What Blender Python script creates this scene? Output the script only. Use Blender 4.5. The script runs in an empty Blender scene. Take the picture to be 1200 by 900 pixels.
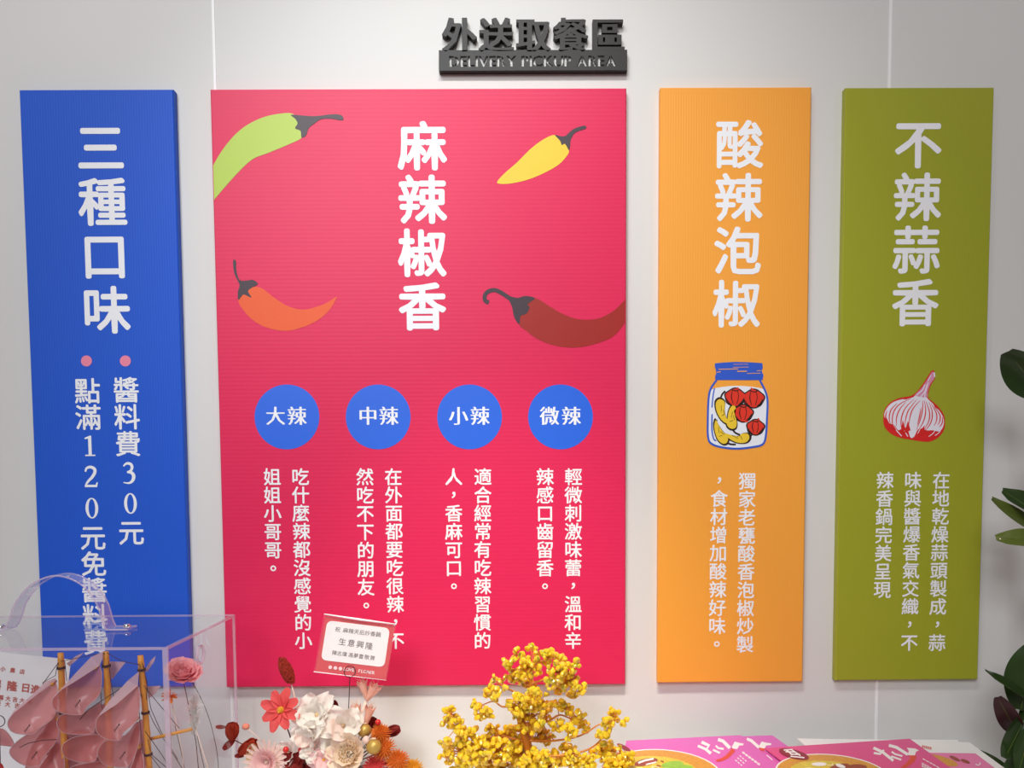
import bpy, bmesh, math, random
from mathutils import Vector, Matrix
from mathutils.geometry import tessellate_polygon, delaunay_2d_cdt

SC = bpy.context.scene
C = SC.collection
random.seed(7)

# ------------------------------------------------------------------ camera, exposure, light
DIST, ZC, F = 1.6, 1.45, 900.0          # camera to poster fronts (m), camera height (m), focal length (px)
PPX, PPY = 600.0, 616.0                 # principal point of the (cropped) photograph
PITCH, YAW, ROLL = math.radians(-3.188), math.radians(0.362), math.radians(-0.359)
_cp, _sp, _cy, _sy = math.cos(PITCH), math.sin(PITCH), math.cos(YAW), math.sin(YAW)
_F = Vector((_sy * _cp, _cy * _cp, _sp)); _R = Vector((_cy, -_sy, 0)); _U = _R.cross(_F)
_c, _s = math.cos(ROLL), math.sin(ROLL)
CR, CU = _c * _R + _s * _U, -_s * _R + _c * _U
CAM = Vector((0, -DIST, ZC))
cd = bpy.data.cameras.new('camera'); cam = bpy.data.objects.new('camera', cd); C.objects.link(cam)
M = Matrix((CR, CU, -_F)).transposed().to_4x4(); M.translation = CAM
cam.matrix_world = M
cd.sensor_width = 36; cd.lens = 36 * F / 1200; cd.shift_y = (PPY - 450) / 1200; cd.clip_start = .01
SC.camera = cam
SC.view_settings.view_transform = 'Standard'; SC.view_settings.look = 'None'
SC.view_settings.gamma = 1; SC.view_settings.use_curve_mapping = False
SC.view_settings.exposure = 0.0
SC.cycles.transparent_max_bounces = 40; SC.cycles.max_bounces = 10

W = bpy.data.worlds.new('shop_ambient'); SC.world = W; W.use_nodes = True
W.node_tree.nodes['Background'].inputs[0].default_value = (1, .88, .85, 1)
W.node_tree.nodes['Background'].inputs[1].default_value = .14


def lamp(name, kind, loc, target, energy, color=(1, 1, 1), **kw):
    d = bpy.data.lights.new(name, kind); o = bpy.data.objects.new(name, d); C.objects.link(o)
    o.location = loc; d.energy = energy; d.color = color
    o.rotation_euler = (Vector(target) - Vector(loc)).to_track_quat('-Z', 'Y').to_euler()
    for k, v in kw.items(): setattr(d, k, v)
    return o


# downlights of the shop ceiling: cool key from up left, warm accent over the counter, weak one at the right, one soft panel
lamp('downlight_key', 'SPOT', (-.9, -1.5, ZC + 1.95), (-.25, .02, ZC + .25), 30, (1, .985, .96), spot_size=math.radians(80), spot_blend=1, shadow_soft_size=.04)
lamp('downlight_wall', 'SPOT', (.10, -1.2, ZC + 1.85), (.08, .02, ZC + .25), 42, (1, .97, .92), spot_size=math.radians(62), spot_blend=1, shadow_soft_size=.08)
lamp('downlight_cool', 'SPOT', (-.5, -1.55, ZC + 2.15), (-.05, .02, ZC - .02), 80, (.90, .98, 1), spot_size=math.radians(47), spot_blend=1, shadow_soft_size=.05)
lamp('downlight_right', 'SPOT', (1.9, -1.3, ZC + 1.9), (1.0, .02, ZC - .05), 9, (1, .74, .68), spot_size=math.radians(75), spot_blend=1, shadow_soft_size=.05)
lamp('downlight_warm', 'SPOT', (.06, -1.2, ZC + 1.75), (-.03, -.16, ZC - .57), 130, (1, .92, .72), spot_size=math.radians(31), spot_blend=.9, shadow_soft_size=.05)
lamp('ceiling_panel', 'AREA', (-1.35, -4.8, ZC + 2.4), (-.3, 0, ZC + .2), 118, (.95, .98, 1), shape='RECTANGLE', size=1.8, size_y=1.6)


def P(px, py, y=0.0):
    d = ((px - PPX) / F) * CR - ((py - PPY) / F) * CU + _F
    return CAM + d * ((y - CAM.y) / d.y)


def PZ(px, py, z):
    d = ((px - PPX) / F) * CR - ((py - PPY) / F) * CU + _F
    return CAM + d * ((z - CAM.z) / d.z)


def pxm(y): return (y + DIST) / F       # metres per pixel at depth y


# ------------------------------------------------------------------ materials
def lin(c):
    def f(v):
        v /= 255
        return v / 12.92 if v <= .04045 else ((v + .055) / 1.055) ** 2.4
    return (f(c[0]), f(c[1]), f(c[2]), 1)


def mat(name, col, rough=.5, metal=0, noise=0, nscale=40, bump=0, bscale=200, flute=None, trans=0, sss=0, coat=0, ior=1.45, spec=.5, transl=0, tcol=None):
    m = bpy.data.materials.new(name); m.use_nodes = True
    nt = m.node_tree; b = nt.nodes['Principled BSDF']; L = nt.links
    b.inputs['Base Color'].default_value = lin(col)
    b.inputs['Roughness'].default_value = rough; b.inputs['Metallic'].default_value = metal
    b.inputs['Transmission Weight'].default_value = trans; b.inputs['IOR'].default_value = ior
    b.inputs['Subsurface Weight'].default_value = sss; b.inputs['Subsurface Radius'].default_value = (.01, .006, .003)
    b.inputs['Coat Weight'].default_value = coat; b.inputs['Specular IOR Level'].default_value = spec
    tc = nt.nodes.new('ShaderNodeTexCoord')
    if noise:
        n = nt.nodes.new('ShaderNodeTexNoise'); n.inputs['Scale'].default_value = nscale; n.inputs['Detail'].default_value = 3
        L.new(tc.outputs['Object'], n.inputs['Vector'])
        mx = nt.nodes.new('ShaderNodeMix'); mx.data_type = 'RGBA'
        c = lin(col); mx.inputs[6].default_value = [min(1, v * (1 - noise)) for v in c[:3]] + [1]
        mx.inputs[7].default_value = [min(1, v * (1 + noise)) for v in c[:3]] + [1]
        L.new(n.outputs['Fac'], mx.inputs[0]); L.new(mx.outputs[2], b.inputs['Base Color'])
    if bump or flute:
        bp = nt.nodes.new('ShaderNodeBump'); bp.inputs['Distance'].default_value = .001
        if flute:
            w = nt.nodes.new('ShaderNodeTexWave'); w.wave_type = 'BANDS'; w.bands_direction = flute[0]
            w.inputs['Scale'].default_value = flute[1]; w.inputs['Distortion'].default_value = .25; w.inputs['Detail'].default_value = 1
            L.new(tc.outputs['Object'], w.inputs['Vector']); L.new(w.outputs['Fac'], bp.inputs['Height'])
            bp.inputs['Strength'].default_value = flute[2]
        else:
            n2 = nt.nodes.new('ShaderNodeTexNoise'); n2.inputs['Scale'].default_value = bscale
            L.new(tc.outputs['Object'], n2.inputs['Vector']); L.new(n2.outputs['Fac'], bp.inputs['Height'])
            bp.inputs['Strength'].default_value = bump
        L.new(bp.outputs['Normal'], b.inputs['Normal'])
    if transl:
        out = nt.nodes['Material Output']; t = nt.nodes.new('ShaderNodeBsdfTranslucent'); t.inputs[0].default_value = lin(tcol or col)
        ms = nt.nodes.new('ShaderNodeMixShader'); ms.inputs[0].default_value = transl
        L.new(b.outputs[0], ms.inputs[1]); L.new(t.outputs[0], ms.inputs[2]); L.new(ms.outputs[0], out.inputs[0])
    return m


def clear(name, tint, body=0.0, bodycol=(255, 255, 255), gloss=.03, edge=1.45, rough=.02):
    """clear plastic: see-through, tinted, with Fresnel gloss and a little body colour"""
    m = bpy.data.materials.new(name); m.use_nodes = True; nt = m.node_tree; nt.nodes.clear(); L = nt.links
    out = nt.nodes.new('ShaderNodeOutputMaterial'); tr = nt.nodes.new('ShaderNodeBsdfTransparent'); tr.inputs[0].default_value = lin(tint)
    df = nt.nodes.new('ShaderNodeBsdfDiffuse'); df.inputs[0].default_value = lin(bodycol)
    gl = nt.nodes.new('ShaderNodeBsdfGlossy'); gl.inputs['Roughness'].default_value = rough
    fr = nt.nodes.new('ShaderNodeFresnel'); fr.inputs[0].default_value = edge
    a = nt.nodes.new('ShaderNodeMixShader'); a.inputs[0].default_value = body
    L.new(tr.outputs[0], a.inputs[1]); L.new(df.outputs[0], a.inputs[2])
    g = nt.nodes.new('ShaderNodeMixShader'); ge = nt.nodes.new('ShaderNodeNewGeometry'); mu = nt.nodes.new('ShaderNodeMath'); mu.operation = 'SUBTRACT'; mu.use_clamp = True
    L.new(fr.outputs[0], mu.inputs[0]); L.new(ge.outputs['Backfacing'], mu.inputs[1]); L.new(mu.outputs[0], g.inputs[0]); L.new(a.outputs[0], g.inputs[1]); L.new(gl.outputs[0], g.inputs[2])
    L.new(g.outputs[0], out.inputs[0])
    return m


MT = dict(
    wall=mat('wall_paint', (226, 224, 222), .55, noise=.02, nscale=3, bump=.02, bscale=400),
    seam=mat('seam_strip', (252, 252, 252), .4, noise=.02),
    blue=mat('blue_board', (36, 92, 212), .5, spec=.3, flute=('X', 60, .10)),
    red=mat('red_board', (230, 40, 90), .42, spec=.36, flute=('Z', 38, .06)),
    orange=mat('orange_board', (255, 170, 64), .45, flute=('X', 60, .12)),
    green=mat('green_board', (164, 168, 42), .45, flute=('X', 60, .10)),
    core=mat('board_core', (236, 234, 232), .6, noise=.05),
    white=mat('white_print', (249, 249, 255), .5, noise=.01),
    dot=mat('pink_dot', (244, 138, 168), .5, noise=.02),
    circle=mat('blue_print', (42, 106, 232), .4, noise=.02),
    stem=mat('dark_stem_print', (66, 50, 60), .45, noise=.04),
    pgreen=mat('lime_print', (180, 205, 66), .4, noise=.03),
    porange=mat('orange_print', (240, 92, 36), .45, noise=.03),
    pyellow=mat('yellow_print', (250, 206, 52), .45, noise=.03),
    pbrown=mat('dark_red_print', (166, 34, 26), .45, noise=.03),
    jblue=mat('jar_blue_print', (48, 92, 206), .5, noise=.02),
    jwhite=mat('jar_white_print', (240, 242, 252), .5, noise=.02),
    jred=mat('pepper_red_print', (232, 54, 34), .5, noise=.06),
    jyel=mat('pepper_yellow_print', (244, 204, 52), .5, noise=.06),
    jblack=mat('ink_black_print', (40, 20, 18), .5, noise=.03),
    jorange=mat('orange_line_print', (240, 166, 100), .5, noise=.02),
    gred=mat('garlic_red_print', (226, 38, 38), .5, noise=.04),
    gpink=mat('garlic_pink_print', (226, 150, 182), .5, noise=.04),
    gwhite=mat('garlic_white_print', (240, 236, 248), .5, noise=.02),
    black=mat('black_sign', (34, 29, 30), .5, noise=.05, nscale=20),
    acrylic=clear('acrylic_sheet', (254, 254, 255), .012, (235, 225, 240), edge=1.3),
    acedge=clear('acrylic_edge', (250, 240, 248), .30, (250, 235, 245), edge=1.4),  # pale body colour holds the highlight lines of acrylic edges
    handle=clear('acrylic_handle', (252, 252, 255), .16, (235, 238, 255), edge=1.4),
    chrome=mat('chrome', (230, 228, 225), .15, 1, noise=.02),
    bamboo=mat('bamboo', (222, 148, 52), .4, noise=.3, nscale=60),
    rope=mat('brown_rope', (74, 34, 36), .8, noise=.3, nscale=300),
    hull=mat('dark_wood', (96, 48, 30), .5, noise=.3, nscale=30),
    paper=mat('white_paper', (246, 244, 244), .6, noise=.02, bump=.1, bscale=30),
    redink=mat('red_ink', (196, 96, 84), .6, noise=.05),
    ink=mat('grey_ink', (120, 108, 112), .6, noise=.05),
    cardred=mat('card_red', (222, 76, 84), .5, noise=.03),
    cardink=mat('card_pink_ink', (255, 225, 230), .5, noise=.02),
    sleeve=clear('clear_sleeve', (255, 254, 254), .03, (255, 235, 238), edge=1.3, rough=.1),
    wire=mat('dark_wire', (70, 50, 48), .4, .6, noise=.1),
    table=mat('white_laminate', (236, 234, 232), .4, noise=.03, nscale=10),
    tabside=mat('grey_laminate', (180, 178, 176), .5, noise=.04, nscale=8),
    floor=mat('grey_floor', (150, 146, 142), .5, noise=.1, nscale=6),
    leaf=mat('ficus_leaf', (44, 66, 26), .28, noise=.35, nscale=25, coat=.2),
    leafl=mat('ficus_leaf_olive', (98, 112, 44), .35, noise=.25, nscale=25, coat=.2),
    leafp=mat('ficus_leaf_purple', (66, 34, 38), .4, noise=.3, nscale=25),
    ficus=mat('ficus_stem', (70, 62, 36), .6, noise=.25, nscale=60),
    pot=mat('ceramic_pot', (232, 228, 222), .3, noise=.03),
    soil=mat('potting_soil', (60, 44, 34), .9, noise=.4, nscale=80, bump=.8, bscale=120),
    gem=mat('yellow_crystal', (255, 203, 48), .12, noise=.15, nscale=160, coat=1, sss=.9),
    gold=mat('gold_wire', (206, 128, 42), .35, .2, noise=.2, nscale=80),
    magenta=mat('flyer_magenta', (236, 84, 152), .4, noise=.03),
    magenta_lit=mat('flyer_magenta_lit', (228, 108, 200), .4, noise=.03),  # flyer magenta with the purple light at the left mixed into its colour
    fwhite=mat('flyer_white', (255, 252, 255), .4, noise=.01),
    fmaroon=mat('flyer_maroon', (150, 26, 56), .4, noise=.04),
    fbowl=mat('flyer_bowl', (226, 160, 66), .4, noise=.35, nscale=260),
    ffood=mat('flyer_food', (244, 206, 74), .4, noise=.4, nscale=120),
    fgreen=mat('flyer_greens', (150, 206, 76), .4, noise=.3, nscale=150),
    fmeat=mat('flyer_meat', (160, 70, 54), .4, noise=.4, nscale=200),
    fchili=mat('flyer_chili', (232, 78, 56), .4, noise=.15, nscale=200),
    cream_print=mat('flyer_cream', (255, 240, 190), .4, noise=.05),
    fpink=mat('flyer_pink', (246, 130, 186), .4, noise=.02),
)


_b = MT['gem'].node_tree.nodes['Principled BSDF']; _b.inputs['Subsurface Radius'].default_value = (.005, .005, .0045); _b.inputs['Subsurface Scale'].default_value = 1


def petal_mat(name, col, tl=.3, noise=.12, rough=.65):
    return mat(name, col, rough, noise=noise, nscale=70, transl=tl, bump=.25, bscale=160)


PM = dict(
    white=petal_mat('petal_white', (250, 240, 232)), blush=petal_mat('petal_blush', (254, 224, 214)),
    pink=petal_mat('petal_pink', (252, 208, 208)), rose=petal_mat('petal_rose', (255, 186, 188)),
    coral=petal_mat('petal_coral', (236, 92, 92)), rust=petal_mat('petal_rust', (178, 54, 30)),
    maroon=petal_mat('petal_maroon', (134, 26, 24)), cream=petal_mat('petal_cream', (250, 226, 204)),
    beige=petal_mat('disc_beige', (232, 200, 158)), orange=petal_mat('petal_orange', (240, 140, 52)),
    yellow=petal_mat('petal_yellow', (250, 190, 60)), seed=mat('gold_seed', (190, 150, 66), .5, noise=.3, nscale=200),
    pod=mat('gold_pod', (186, 152, 78), .4, .3, noise=.2, nscale=60), spike=mat('rust_spike', (158, 42, 26), .7, noise=.35, nscale=200),
    fluff=petal_mat('white_fluff', (255, 252, 244), .15), berry=mat('red_berry', (206, 40, 36), .3, noise=.1),
    ball=mat('coral_ball', (242, 150, 128), .7, noise=.1, bump=.4, bscale=300), stemd=mat('dark_stalk', (84, 40, 30), .6, noise=.2),
    stemp=mat('pale_stalk', (246, 222, 206), .6, noise=.1), tube=petal_mat('tube_peach', (255, 206, 186), .4),
    sail=clear('sail_plastic', (238, 176, 178), .60, (216, 136, 132), edge=1.35, rough=.25),
    sailp=clear('sail_plastic_pale', (240, 220, 226), .5, (240, 205, 208), edge=1.5, rough=.2),
    redcloth=mat('red_cloth', (206, 36, 26), .7, noise=.2, bump=.5, bscale=60),
)


# ------------------------------------------------------------------ builders
def link(o): C.objects.link(o); return o


def tag(o, label=None, cat=None, group=None, kind=None):
    if label: o['label'] = label
    if cat: o['category'] = cat
    if group: o['group'] = group
    if kind: o['kind'] = kind
    return o


def thing(name, loc, label, cat, group=None):
    o = link(bpy.data.objects.new(name, None)); o.location = loc; o.empty_display_size = .02
    return tag(o, label, cat, group)


def root_loc(o):
    v = Vector(o.location)
    while o.parent: o = o.parent; v += Vector(o.location)
    return v


class MB:
    def __init__(s): s.v = []; s.f = []

    def add(s, vs, fs):
        n = len(s.v); s.v += [Vector(p) for p in vs]; s.f += [tuple(i + n for i in f) for f in fs]; return s

    def box(s, a, b):
        x0, y0, z0 = a; x1, y1, z1 = b
        return s.add([(x0, y0, z0), (x1, y0, z0), (x1, y1, z0), (x0, y1, z0), (x0, y0, z1), (x1, y0, z1), (x1, y1, z1), (x0, y1, z1)],
                     [(3, 2, 1, 0), (4, 5, 6, 7), (0, 1, 5, 4), (1, 2, 6, 5), (2, 3, 7, 6), (3, 0, 4, 7)])

    def tube(s, pts, r, n=8, cap=True):
        pts = [Vector(p) for p in pts]; m = len(pts)
        rs = r if isinstance(r, (list, tuple)) else [r] * m
        ref = Vector((0, 1, 0)); vs = []
        for i, p in enumerate(pts):
            t = (pts[min(i + 1, m - 1)] - pts[max(i - 1, 0)]).normalized()
            a = t.cross(ref)
            if a.length < .1: a = t.cross(Vector((1, 0, 0)))
            a.normalize(); b = t.cross(a)
            vs += [p + rs[i] * (math.cos(2 * math.pi * k / n) * a + math.sin(2 * math.pi * k / n) * b) for k in range(n)]
        fs = [(i * n + k, i * n + (k + 1) % n, (i + 1) * n + (k + 1) % n, (i + 1) * n + k) for i in range(m - 1) for k in range(n)]
        if cap: fs += [tuple(range(n))[::-1], tuple(range((m - 1) * n, m * n))]
        return s.add(vs, fs)

    def ball(s, c, r, nu=10, nv=7, rot=None, wob=0):
        c = Vector(c); r3 = Vector(r) if isinstance(r, (tuple, list, Vector)) else Vector((r, r, r)); vs = []
        def q(p):
            p = Vector(p) * (1 + random.uniform(-wob, wob)); p = Vector((p.x * r3.x, p.y * r3.y, p.z * r3.z))
            return c + (rot @ p if rot else p)
        vs.append(q((0, 0, 1)))
        for j in range(1, nv):
            th = math.pi * j / nv
            for i in range(nu):
                ph = 2 * math.pi * i / nu
                vs.append(q((math.sin(th) * math.cos(ph), math.sin(th) * math.sin(ph), math.cos(th))))
        vs.append(q((0, 0, -1))); L = len(vs) - 1; fs = []
        for i in range(nu): fs.append((0, 1 + i, 1 + (i + 1) % nu)); fs.append((L, L - nu + (i + 1) % nu, L - nu + i))
        for j in range(nv - 2):
            for i in range(nu):
                a = 1 + j * nu + i; b = 1 + j * nu + (i + 1) % nu; fs.append((a, a + nu, b + nu, b))
        return s.add(vs, fs)

    def grid(s, fn, nu, nv):
        vs = [fn(i / nu, j / nv) for j in range(nv + 1) for i in range(nu + 1)]
        fs = [(j * (nu + 1) + i, j * (nu + 1) + i + 1, (j + 1) * (nu + 1) + i + 1, (j + 1) * (nu + 1) + i) for j in range(nv) for i in range(nu)]
        return s.add(vs, fs)

    def sheet(s, fn, nu, nv, t, nrm):
        """a grid with thickness t along nrm"""
        nrm = Vector(nrm) * t; s.grid(fn, nu, nv); s.grid(lambda a, b: Vector(fn(a, b)) + nrm, nu, nv)
        n = len(s.v); m = (nu + 1) * (nv + 1); A = n - 2 * m; B = n - m
        ring = [i for i in range(nu)] + [j * (nu + 1) + nu for j in range(nv)] + [nv * (nu + 1) + i for i in range(nu, 0, -1)] + [j * (nu + 1) for j in range(nv, 0, -1)]
        for k in range(len(ring)):
            a, b = ring[k], ring[(k + 1) % len(ring)]; s.f.append((A + a, A + b, B + b, B + a))
        return s

    def poly(s, pts, thick=None):
        """filled outline; with thick (a vector) a prism"""
        pts = [Vector(p) for p in pts]; n = len(pts)
        tris = tessellate_polygon([pts])
        s_ = list(pts); fs = [tuple(t) for t in tris]
        if thick is not None:
            th = Vector(thick); s_ += [p + th for p in pts]; fs += [tuple(i + n for i in reversed(t)) for t in tris]
            fs += [(i, (i + 1) % n, n + (i + 1) % n, n + i) for i in range(n)]
        return s.add(s_, fs)

    def lathe(s, c, prof, n=24):
        """prof: (r, z) pairs about a vertical axis through c"""
        c = Vector(c); vs = [c + Vector((r * math.cos(2 * math.pi * k / n), r * math.sin(2 * math.pi * k / n), z)) for r, z in prof for k in range(n)]
        m = len(prof); fs = [(i * n + k, i * n + (k + 1) % n, (i + 1) * n + (k + 1) % n, (i + 1) * n + k) for i in range(m - 1) for k in range(n)]
        fs += [tuple(range(n))[::-1], tuple(range((m - 1) * n, m * n))]
        return s.add(vs, fs)

    def build(s, name, m, parent=None, smooth=False, fixn=False):
        me = bpy.data.meshes.new(name)
        if parent: o0 = root_loc(parent)
        else:
            xs = [p.x for p in s.v]; ys = [p.y for p in s.v]; zs = [p.z for p in s.v]
            o0 = Vector(((min(xs) + max(xs)) / 2, (min(ys) + max(ys)) / 2, min(zs)))
        me.from_pydata([tuple(p - o0) for p in s.v], [], s.f); me.update()
        if fixn:
            bm = bmesh.new(); bm.from_mesh(me); bmesh.ops.recalc_face_normals(bm, faces=bm.faces); bm.to_mesh(me); bm.free()
        if smooth:
            me.polygons.foreach_set('use_smooth', [True] * len(me.polygons))
        me.materials.append(m)
        o = link(bpy.data.objects.new(name, me))
        if parent: o.parent = parent
        else: o.location = o0
        return o


def smoothed(pts, n=5, closed=True):
    """Catmull-Rom through 2D points"""
    out = []; m = len(pts); rng = range(m) if closed else range(m - 1)
    g = (lambda i: pts[i % m]) if closed else (lambda i: pts[max(0, min(m - 1, i))])
    for i in rng:
        p0, p1, p2, p3 = g(i - 1), g(i), g(i + 1), g(i + 2)
        for k in range(n):
            t = k / n
            out.append(tuple(.5 * (2 * p1[a] + (p2[a] - p0[a]) * t + (2 * p0[a] - 5 * p1[a] + 4 * p2[a] - p3[a]) * t * t + (3 * p1[a] - p0[a] - 3 * p2[a] + p3[a]) * t ** 3) for a in range(len(p1))))
    if not closed: out.append(tuple(pts[-1]))
    return out


def ribbon2(pts, w):
    """2D outline of a stroke with widths"""
    m = len(pts); ws = w if isinstance(w, (list, tuple)) else [w] * m; l = []; r = []
    for i in range(m):
        a = pts[max(0, i - 1)]; b = pts[min(m - 1, i + 1)]; dx, dy = b[0] - a[0], b[1] - a[1]; d = math.hypot(dx, dy) or 1
        nx, ny = -dy / d * ws[i] / 2, dx / d * ws[i] / 2
        l.append((pts[i][0] + nx, pts[i][1] + ny)); r.append((pts[i][0] - nx, pts[i][1] - ny))
    return l + r[::-1]


def crop(pts, ox, oy, sc): return [(ox + x / sc, oy + y / sc) for x, y in pts]


def union2(polys):
    """one gap-free, overlap-free 2D mesh covering all the outlines"""
    vs = []; es = []; bb = []
    for p in polys:
        n = len(vs); es += [(n + i, n + (i + 1) % len(p)) for i in range(len(p))]; vs += [Vector((a[0], a[1])) for a in p]
        xs = [a[0] for a in p]; ys = [a[1] for a in p]; bb.append((min(xs), max(xs), min(ys), max(ys), p))
    rv, _, rf = delaunay_2d_cdt(vs, es, [], 0, 1e-6)[:3]; keep = []
    for f in rf:
        x = sum(rv[i].x for i in f) / len(f); y = sum(rv[i].y for i in f) / len(f)
        for x0, x1, y0, y1, p in bb:
            if x0 < x < x1 and y0 < y < y1:
                c = False; q = p[-1]
                for r in p:
                    if (r[1] > y) != (q[1] > y) and x < (q[0] - r[0]) * (y - r[1]) / (q[1] - r[1]) + r[0]: c = not c
                    q = r
                if c: keep.append(tuple(f)); break
    return [(v.x, v.y) for v in rv], keep


# ------------------------------------------------------------------ lettering
_raw = {}


def raw_glyph(ch):
    """outline edges and triangles of one character of the built-in font, em = 1"""
    if ch in _raw: return _raw[ch]
    cu = bpy.data.curves.new('t', 'FONT'); cu.body = ch; cu.size = 1; cu.resolution_u = 2
    o = bpy.data.objects.new('t', cu); C.objects.link(o)
    dg = bpy.context.evaluated_depsgraph_get()
    me = bpy.data.meshes.new_from_object(o.evaluated_get(dg))
    bm = bmesh.new(); bm.from_mesh(me); bmesh.ops.remove_doubles(bm, verts=bm.verts, dist=1e-5); bm.verts.index_update()
    V = [(v.co.x, v.co.y) for v in bm.verts]; Fc = []; E = []
    for f in bm.faces:
        vs = [v.index for v in f.verts]
        ar = sum(V[vs[i]][0] * V[vs[(i + 1) % len(vs)]][1] - V[vs[(i + 1) % len(vs)]][0] * V[vs[i]][1] for i in range(len(vs)))
        if ar < 0: vs.reverse()
        Fc.append(vs)
        for i in range(len(vs)):
            e = bm.edges.get((bm.verts[vs[i]], bm.verts[vs[(i + 1) % len(vs)]])) if bm.verts.ensure_lookup_table() is None else None
            if e and len(e.link_faces) == 1: E.append((vs[i], vs[(i + 1) % len(vs)]))
    bm.free(); bpy.data.objects.remove(o); bpy.data.curves.remove(cu); bpy.data.meshes.remove(me)
    _raw[ch] = (V, Fc, E); return _raw[ch]


_gl = {}


def glyph(ch, e=.018, dx=.038, dy=None, sq=False):
    """character thinned by e, then thickened with round (or square) ends by dx, dy -> (verts, faces) about the em centre"""
    dy = dx if dy is None else dy
    k = (ch, e, dx, dy, sq)
    if k in _gl: return _gl[k]
    V, Fc, E = raw_glyph(ch)
    nrm = [[0, 0, 0] for _ in V]
    for a, b in E:
        ex, ey = V[b][0] - V[a][0], V[b][1] - V[a][1]; d = math.hypot(ex, ey) or 1
        for q in (a, b): nrm[q][0] += ey / d; nrm[q][1] -= ex / d; nrm[q][2] += 1
    W = []
    for (x, y), (nx, ny, c) in zip(V, nrm):
        l2 = nx * nx + ny * ny
        if c and l2 > .05:
            s = min(2 / l2, 1.6 / math.sqrt(l2)); x -= e * nx * s; y -= e * ny * s
        W.append((x, y))
    ox, oy = .5, .38
    if ch in '，。、':
        ox = (min(p[0] for p in V) + max(p[0] for p in V)) / 2; oy = (min(p[1] for p in V) + max(p[1] for p in V)) / 2
    elif ord(ch) < 256:
        ox = (min(p[0] for p in V) + max(p[0] for p in V)) / 2; oy = .343
    vs = [(x - ox, y - oy) for x, y in W]; fs = [tuple(f) for f in Fc]
    if dx > 0:
        n = 4 if sq else 8
        ring = [(math.cos(2 * math.pi * (i + .5) / n), math.sin(2 * math.pi * (i + .5) / n)) for i in range(n)]
        q = math.sqrt(2) if sq else 1
        base = list(vs); seen = set()
        for a, b in E:
            for p in (a, b):
                if p not in seen:
                    seen.add(p); i0 = len(vs)
                    vs += [(base[p][0] + dx * q * c, base[p][1] + dy * q * s) for c, s in ring]; fs.append(tuple(range(i0, i0 + n)))
            (x0, y0), (x1, y1) = base[a], base[b]
            ex, ey = (x1 - x0) / dx, (y1 - y0) / dy; d = math.hypot(ex, ey)
            if d < 1e-6: continue
            nx, ny = -ey / d * dx, ex / d * dy
            i0 = len(vs); vs += [(x0 - nx, y0 - ny), (x1 - nx, y1 - ny), (x1 + nx, y1 + ny), (x0 + nx, y0 + ny)]; fs.append((i0, i0 + 1, i0 + 2, i0 + 3))
    _gl[k] = union2([[vs[i] for i in f] for f in fs]); return _gl[k]


def put(mb, ch, o, u, v, thick=None, **kw):
    """place a character: centre o, em vectors u (right) and v (up)"""
    vs, fs = glyph(ch, **kw); o, u, v = Vector(o), Vector(u), Vector(v)
    p3 = [o + x * u + y * v for x, y in vs]
    if thick is None: mb.add(p3, fs); return
    th = Vector(thick); n = len(p3); ff = list(fs) + [tuple(i + n for i in reversed(f)) for f in fs]
    hs = {(f[i], f[(i + 1) % len(f)]) for f in fs for i in range(len(f))}
    ff += [(b, a, a + n, b + n) for a, b in hs if (b, a) not in hs]
    mb.add(p3 + [p + th for p in p3], ff)


def digit(mb, ch, o, u, v):
    o, u, v = Vector(o), Vector(u), Vector(v)
    acc = []
    fill = acc.append
    if ch == '1':
        fill([(-.06, -.34), (.06, -.34), (.06, .38), (0, .38), (-.19, .3), (-.19, .25), (-.06, .27)])
        fill([(-.19, -.38), (.19, -.38), (.19, -.33), (-.19, -.33)])
    elif ch == '0':
        n = 24
        for i in range(n):
            a, b = 2 * math.pi * i / n, 2 * math.pi * (i + 1) / n
            fill([(.24 * math.cos(a), .39 * math.sin(a)), (.24 * math.cos(b), .39 * math.sin(b)), (.125 * math.cos(b), .345 * math.sin(b)), (.125 * math.cos(a), .345 * math.sin(a))])
    elif ch == '2':
        c = smoothed([(-.2, .2), (-.15, .33), (0, .375), (.14, .3), (.15, .17), (.05, 0), (-.1, -.15), (-.2, -.29)], 4, False)
        fill(ribbon2(c, [.06 + .06 * math.sin(math.pi * i / len(c)) for i in range(len(c))]))
        fill([(-.24, -.38), (.22, -.38), (.25, -.2), (.2, -.2), (.17, -.29), (-.24, -.29)])
    elif ch == '3':
        c = smoothed([(-.19, .26), (-.08, .36), (.06, .35), (.13, .25), (.09, .11), (-.06, .03)], 4, False)
        fill(ribbon2(c, [.05 + .06 * math.sin(math.pi * i / len(c)) for i in range(len(c))]))
        c = smoothed([(-.06, .045), (.1, .02), (.18, -.1), (.14, -.27), (0, -.37), (-.21, -.35)], 4, False)
        fill(ribbon2(c, [.04 + .09 * math.sin(math.pi * min(1, i / len(c) + .12)) for i in range(len(c))]))
    vs, fs = union2(acc); mb.add([o + x * u + y * v for x, y in vs], fs)


def column(text, p0, p1, em_px, y, name, m, parent, **kw):
    """characters spread evenly from photo pixel p0 to p1 on the plane y"""
    mb = MB(); n = len(text); s = em_px * pxm(0) * .998
    for i, ch in enumerate(text):
        t = i / (n - 1) if n > 1 else 0
        o = P(p0[0] + (p1[0] - p0[0]) * t, p0[1] + (p1[1] - p0[1]) * t, 0); o.y = y
        put(mb, ch, o, (s, 0, 0), (0, 0, s), **kw)
    return mb.build(name, m, parent)


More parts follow.
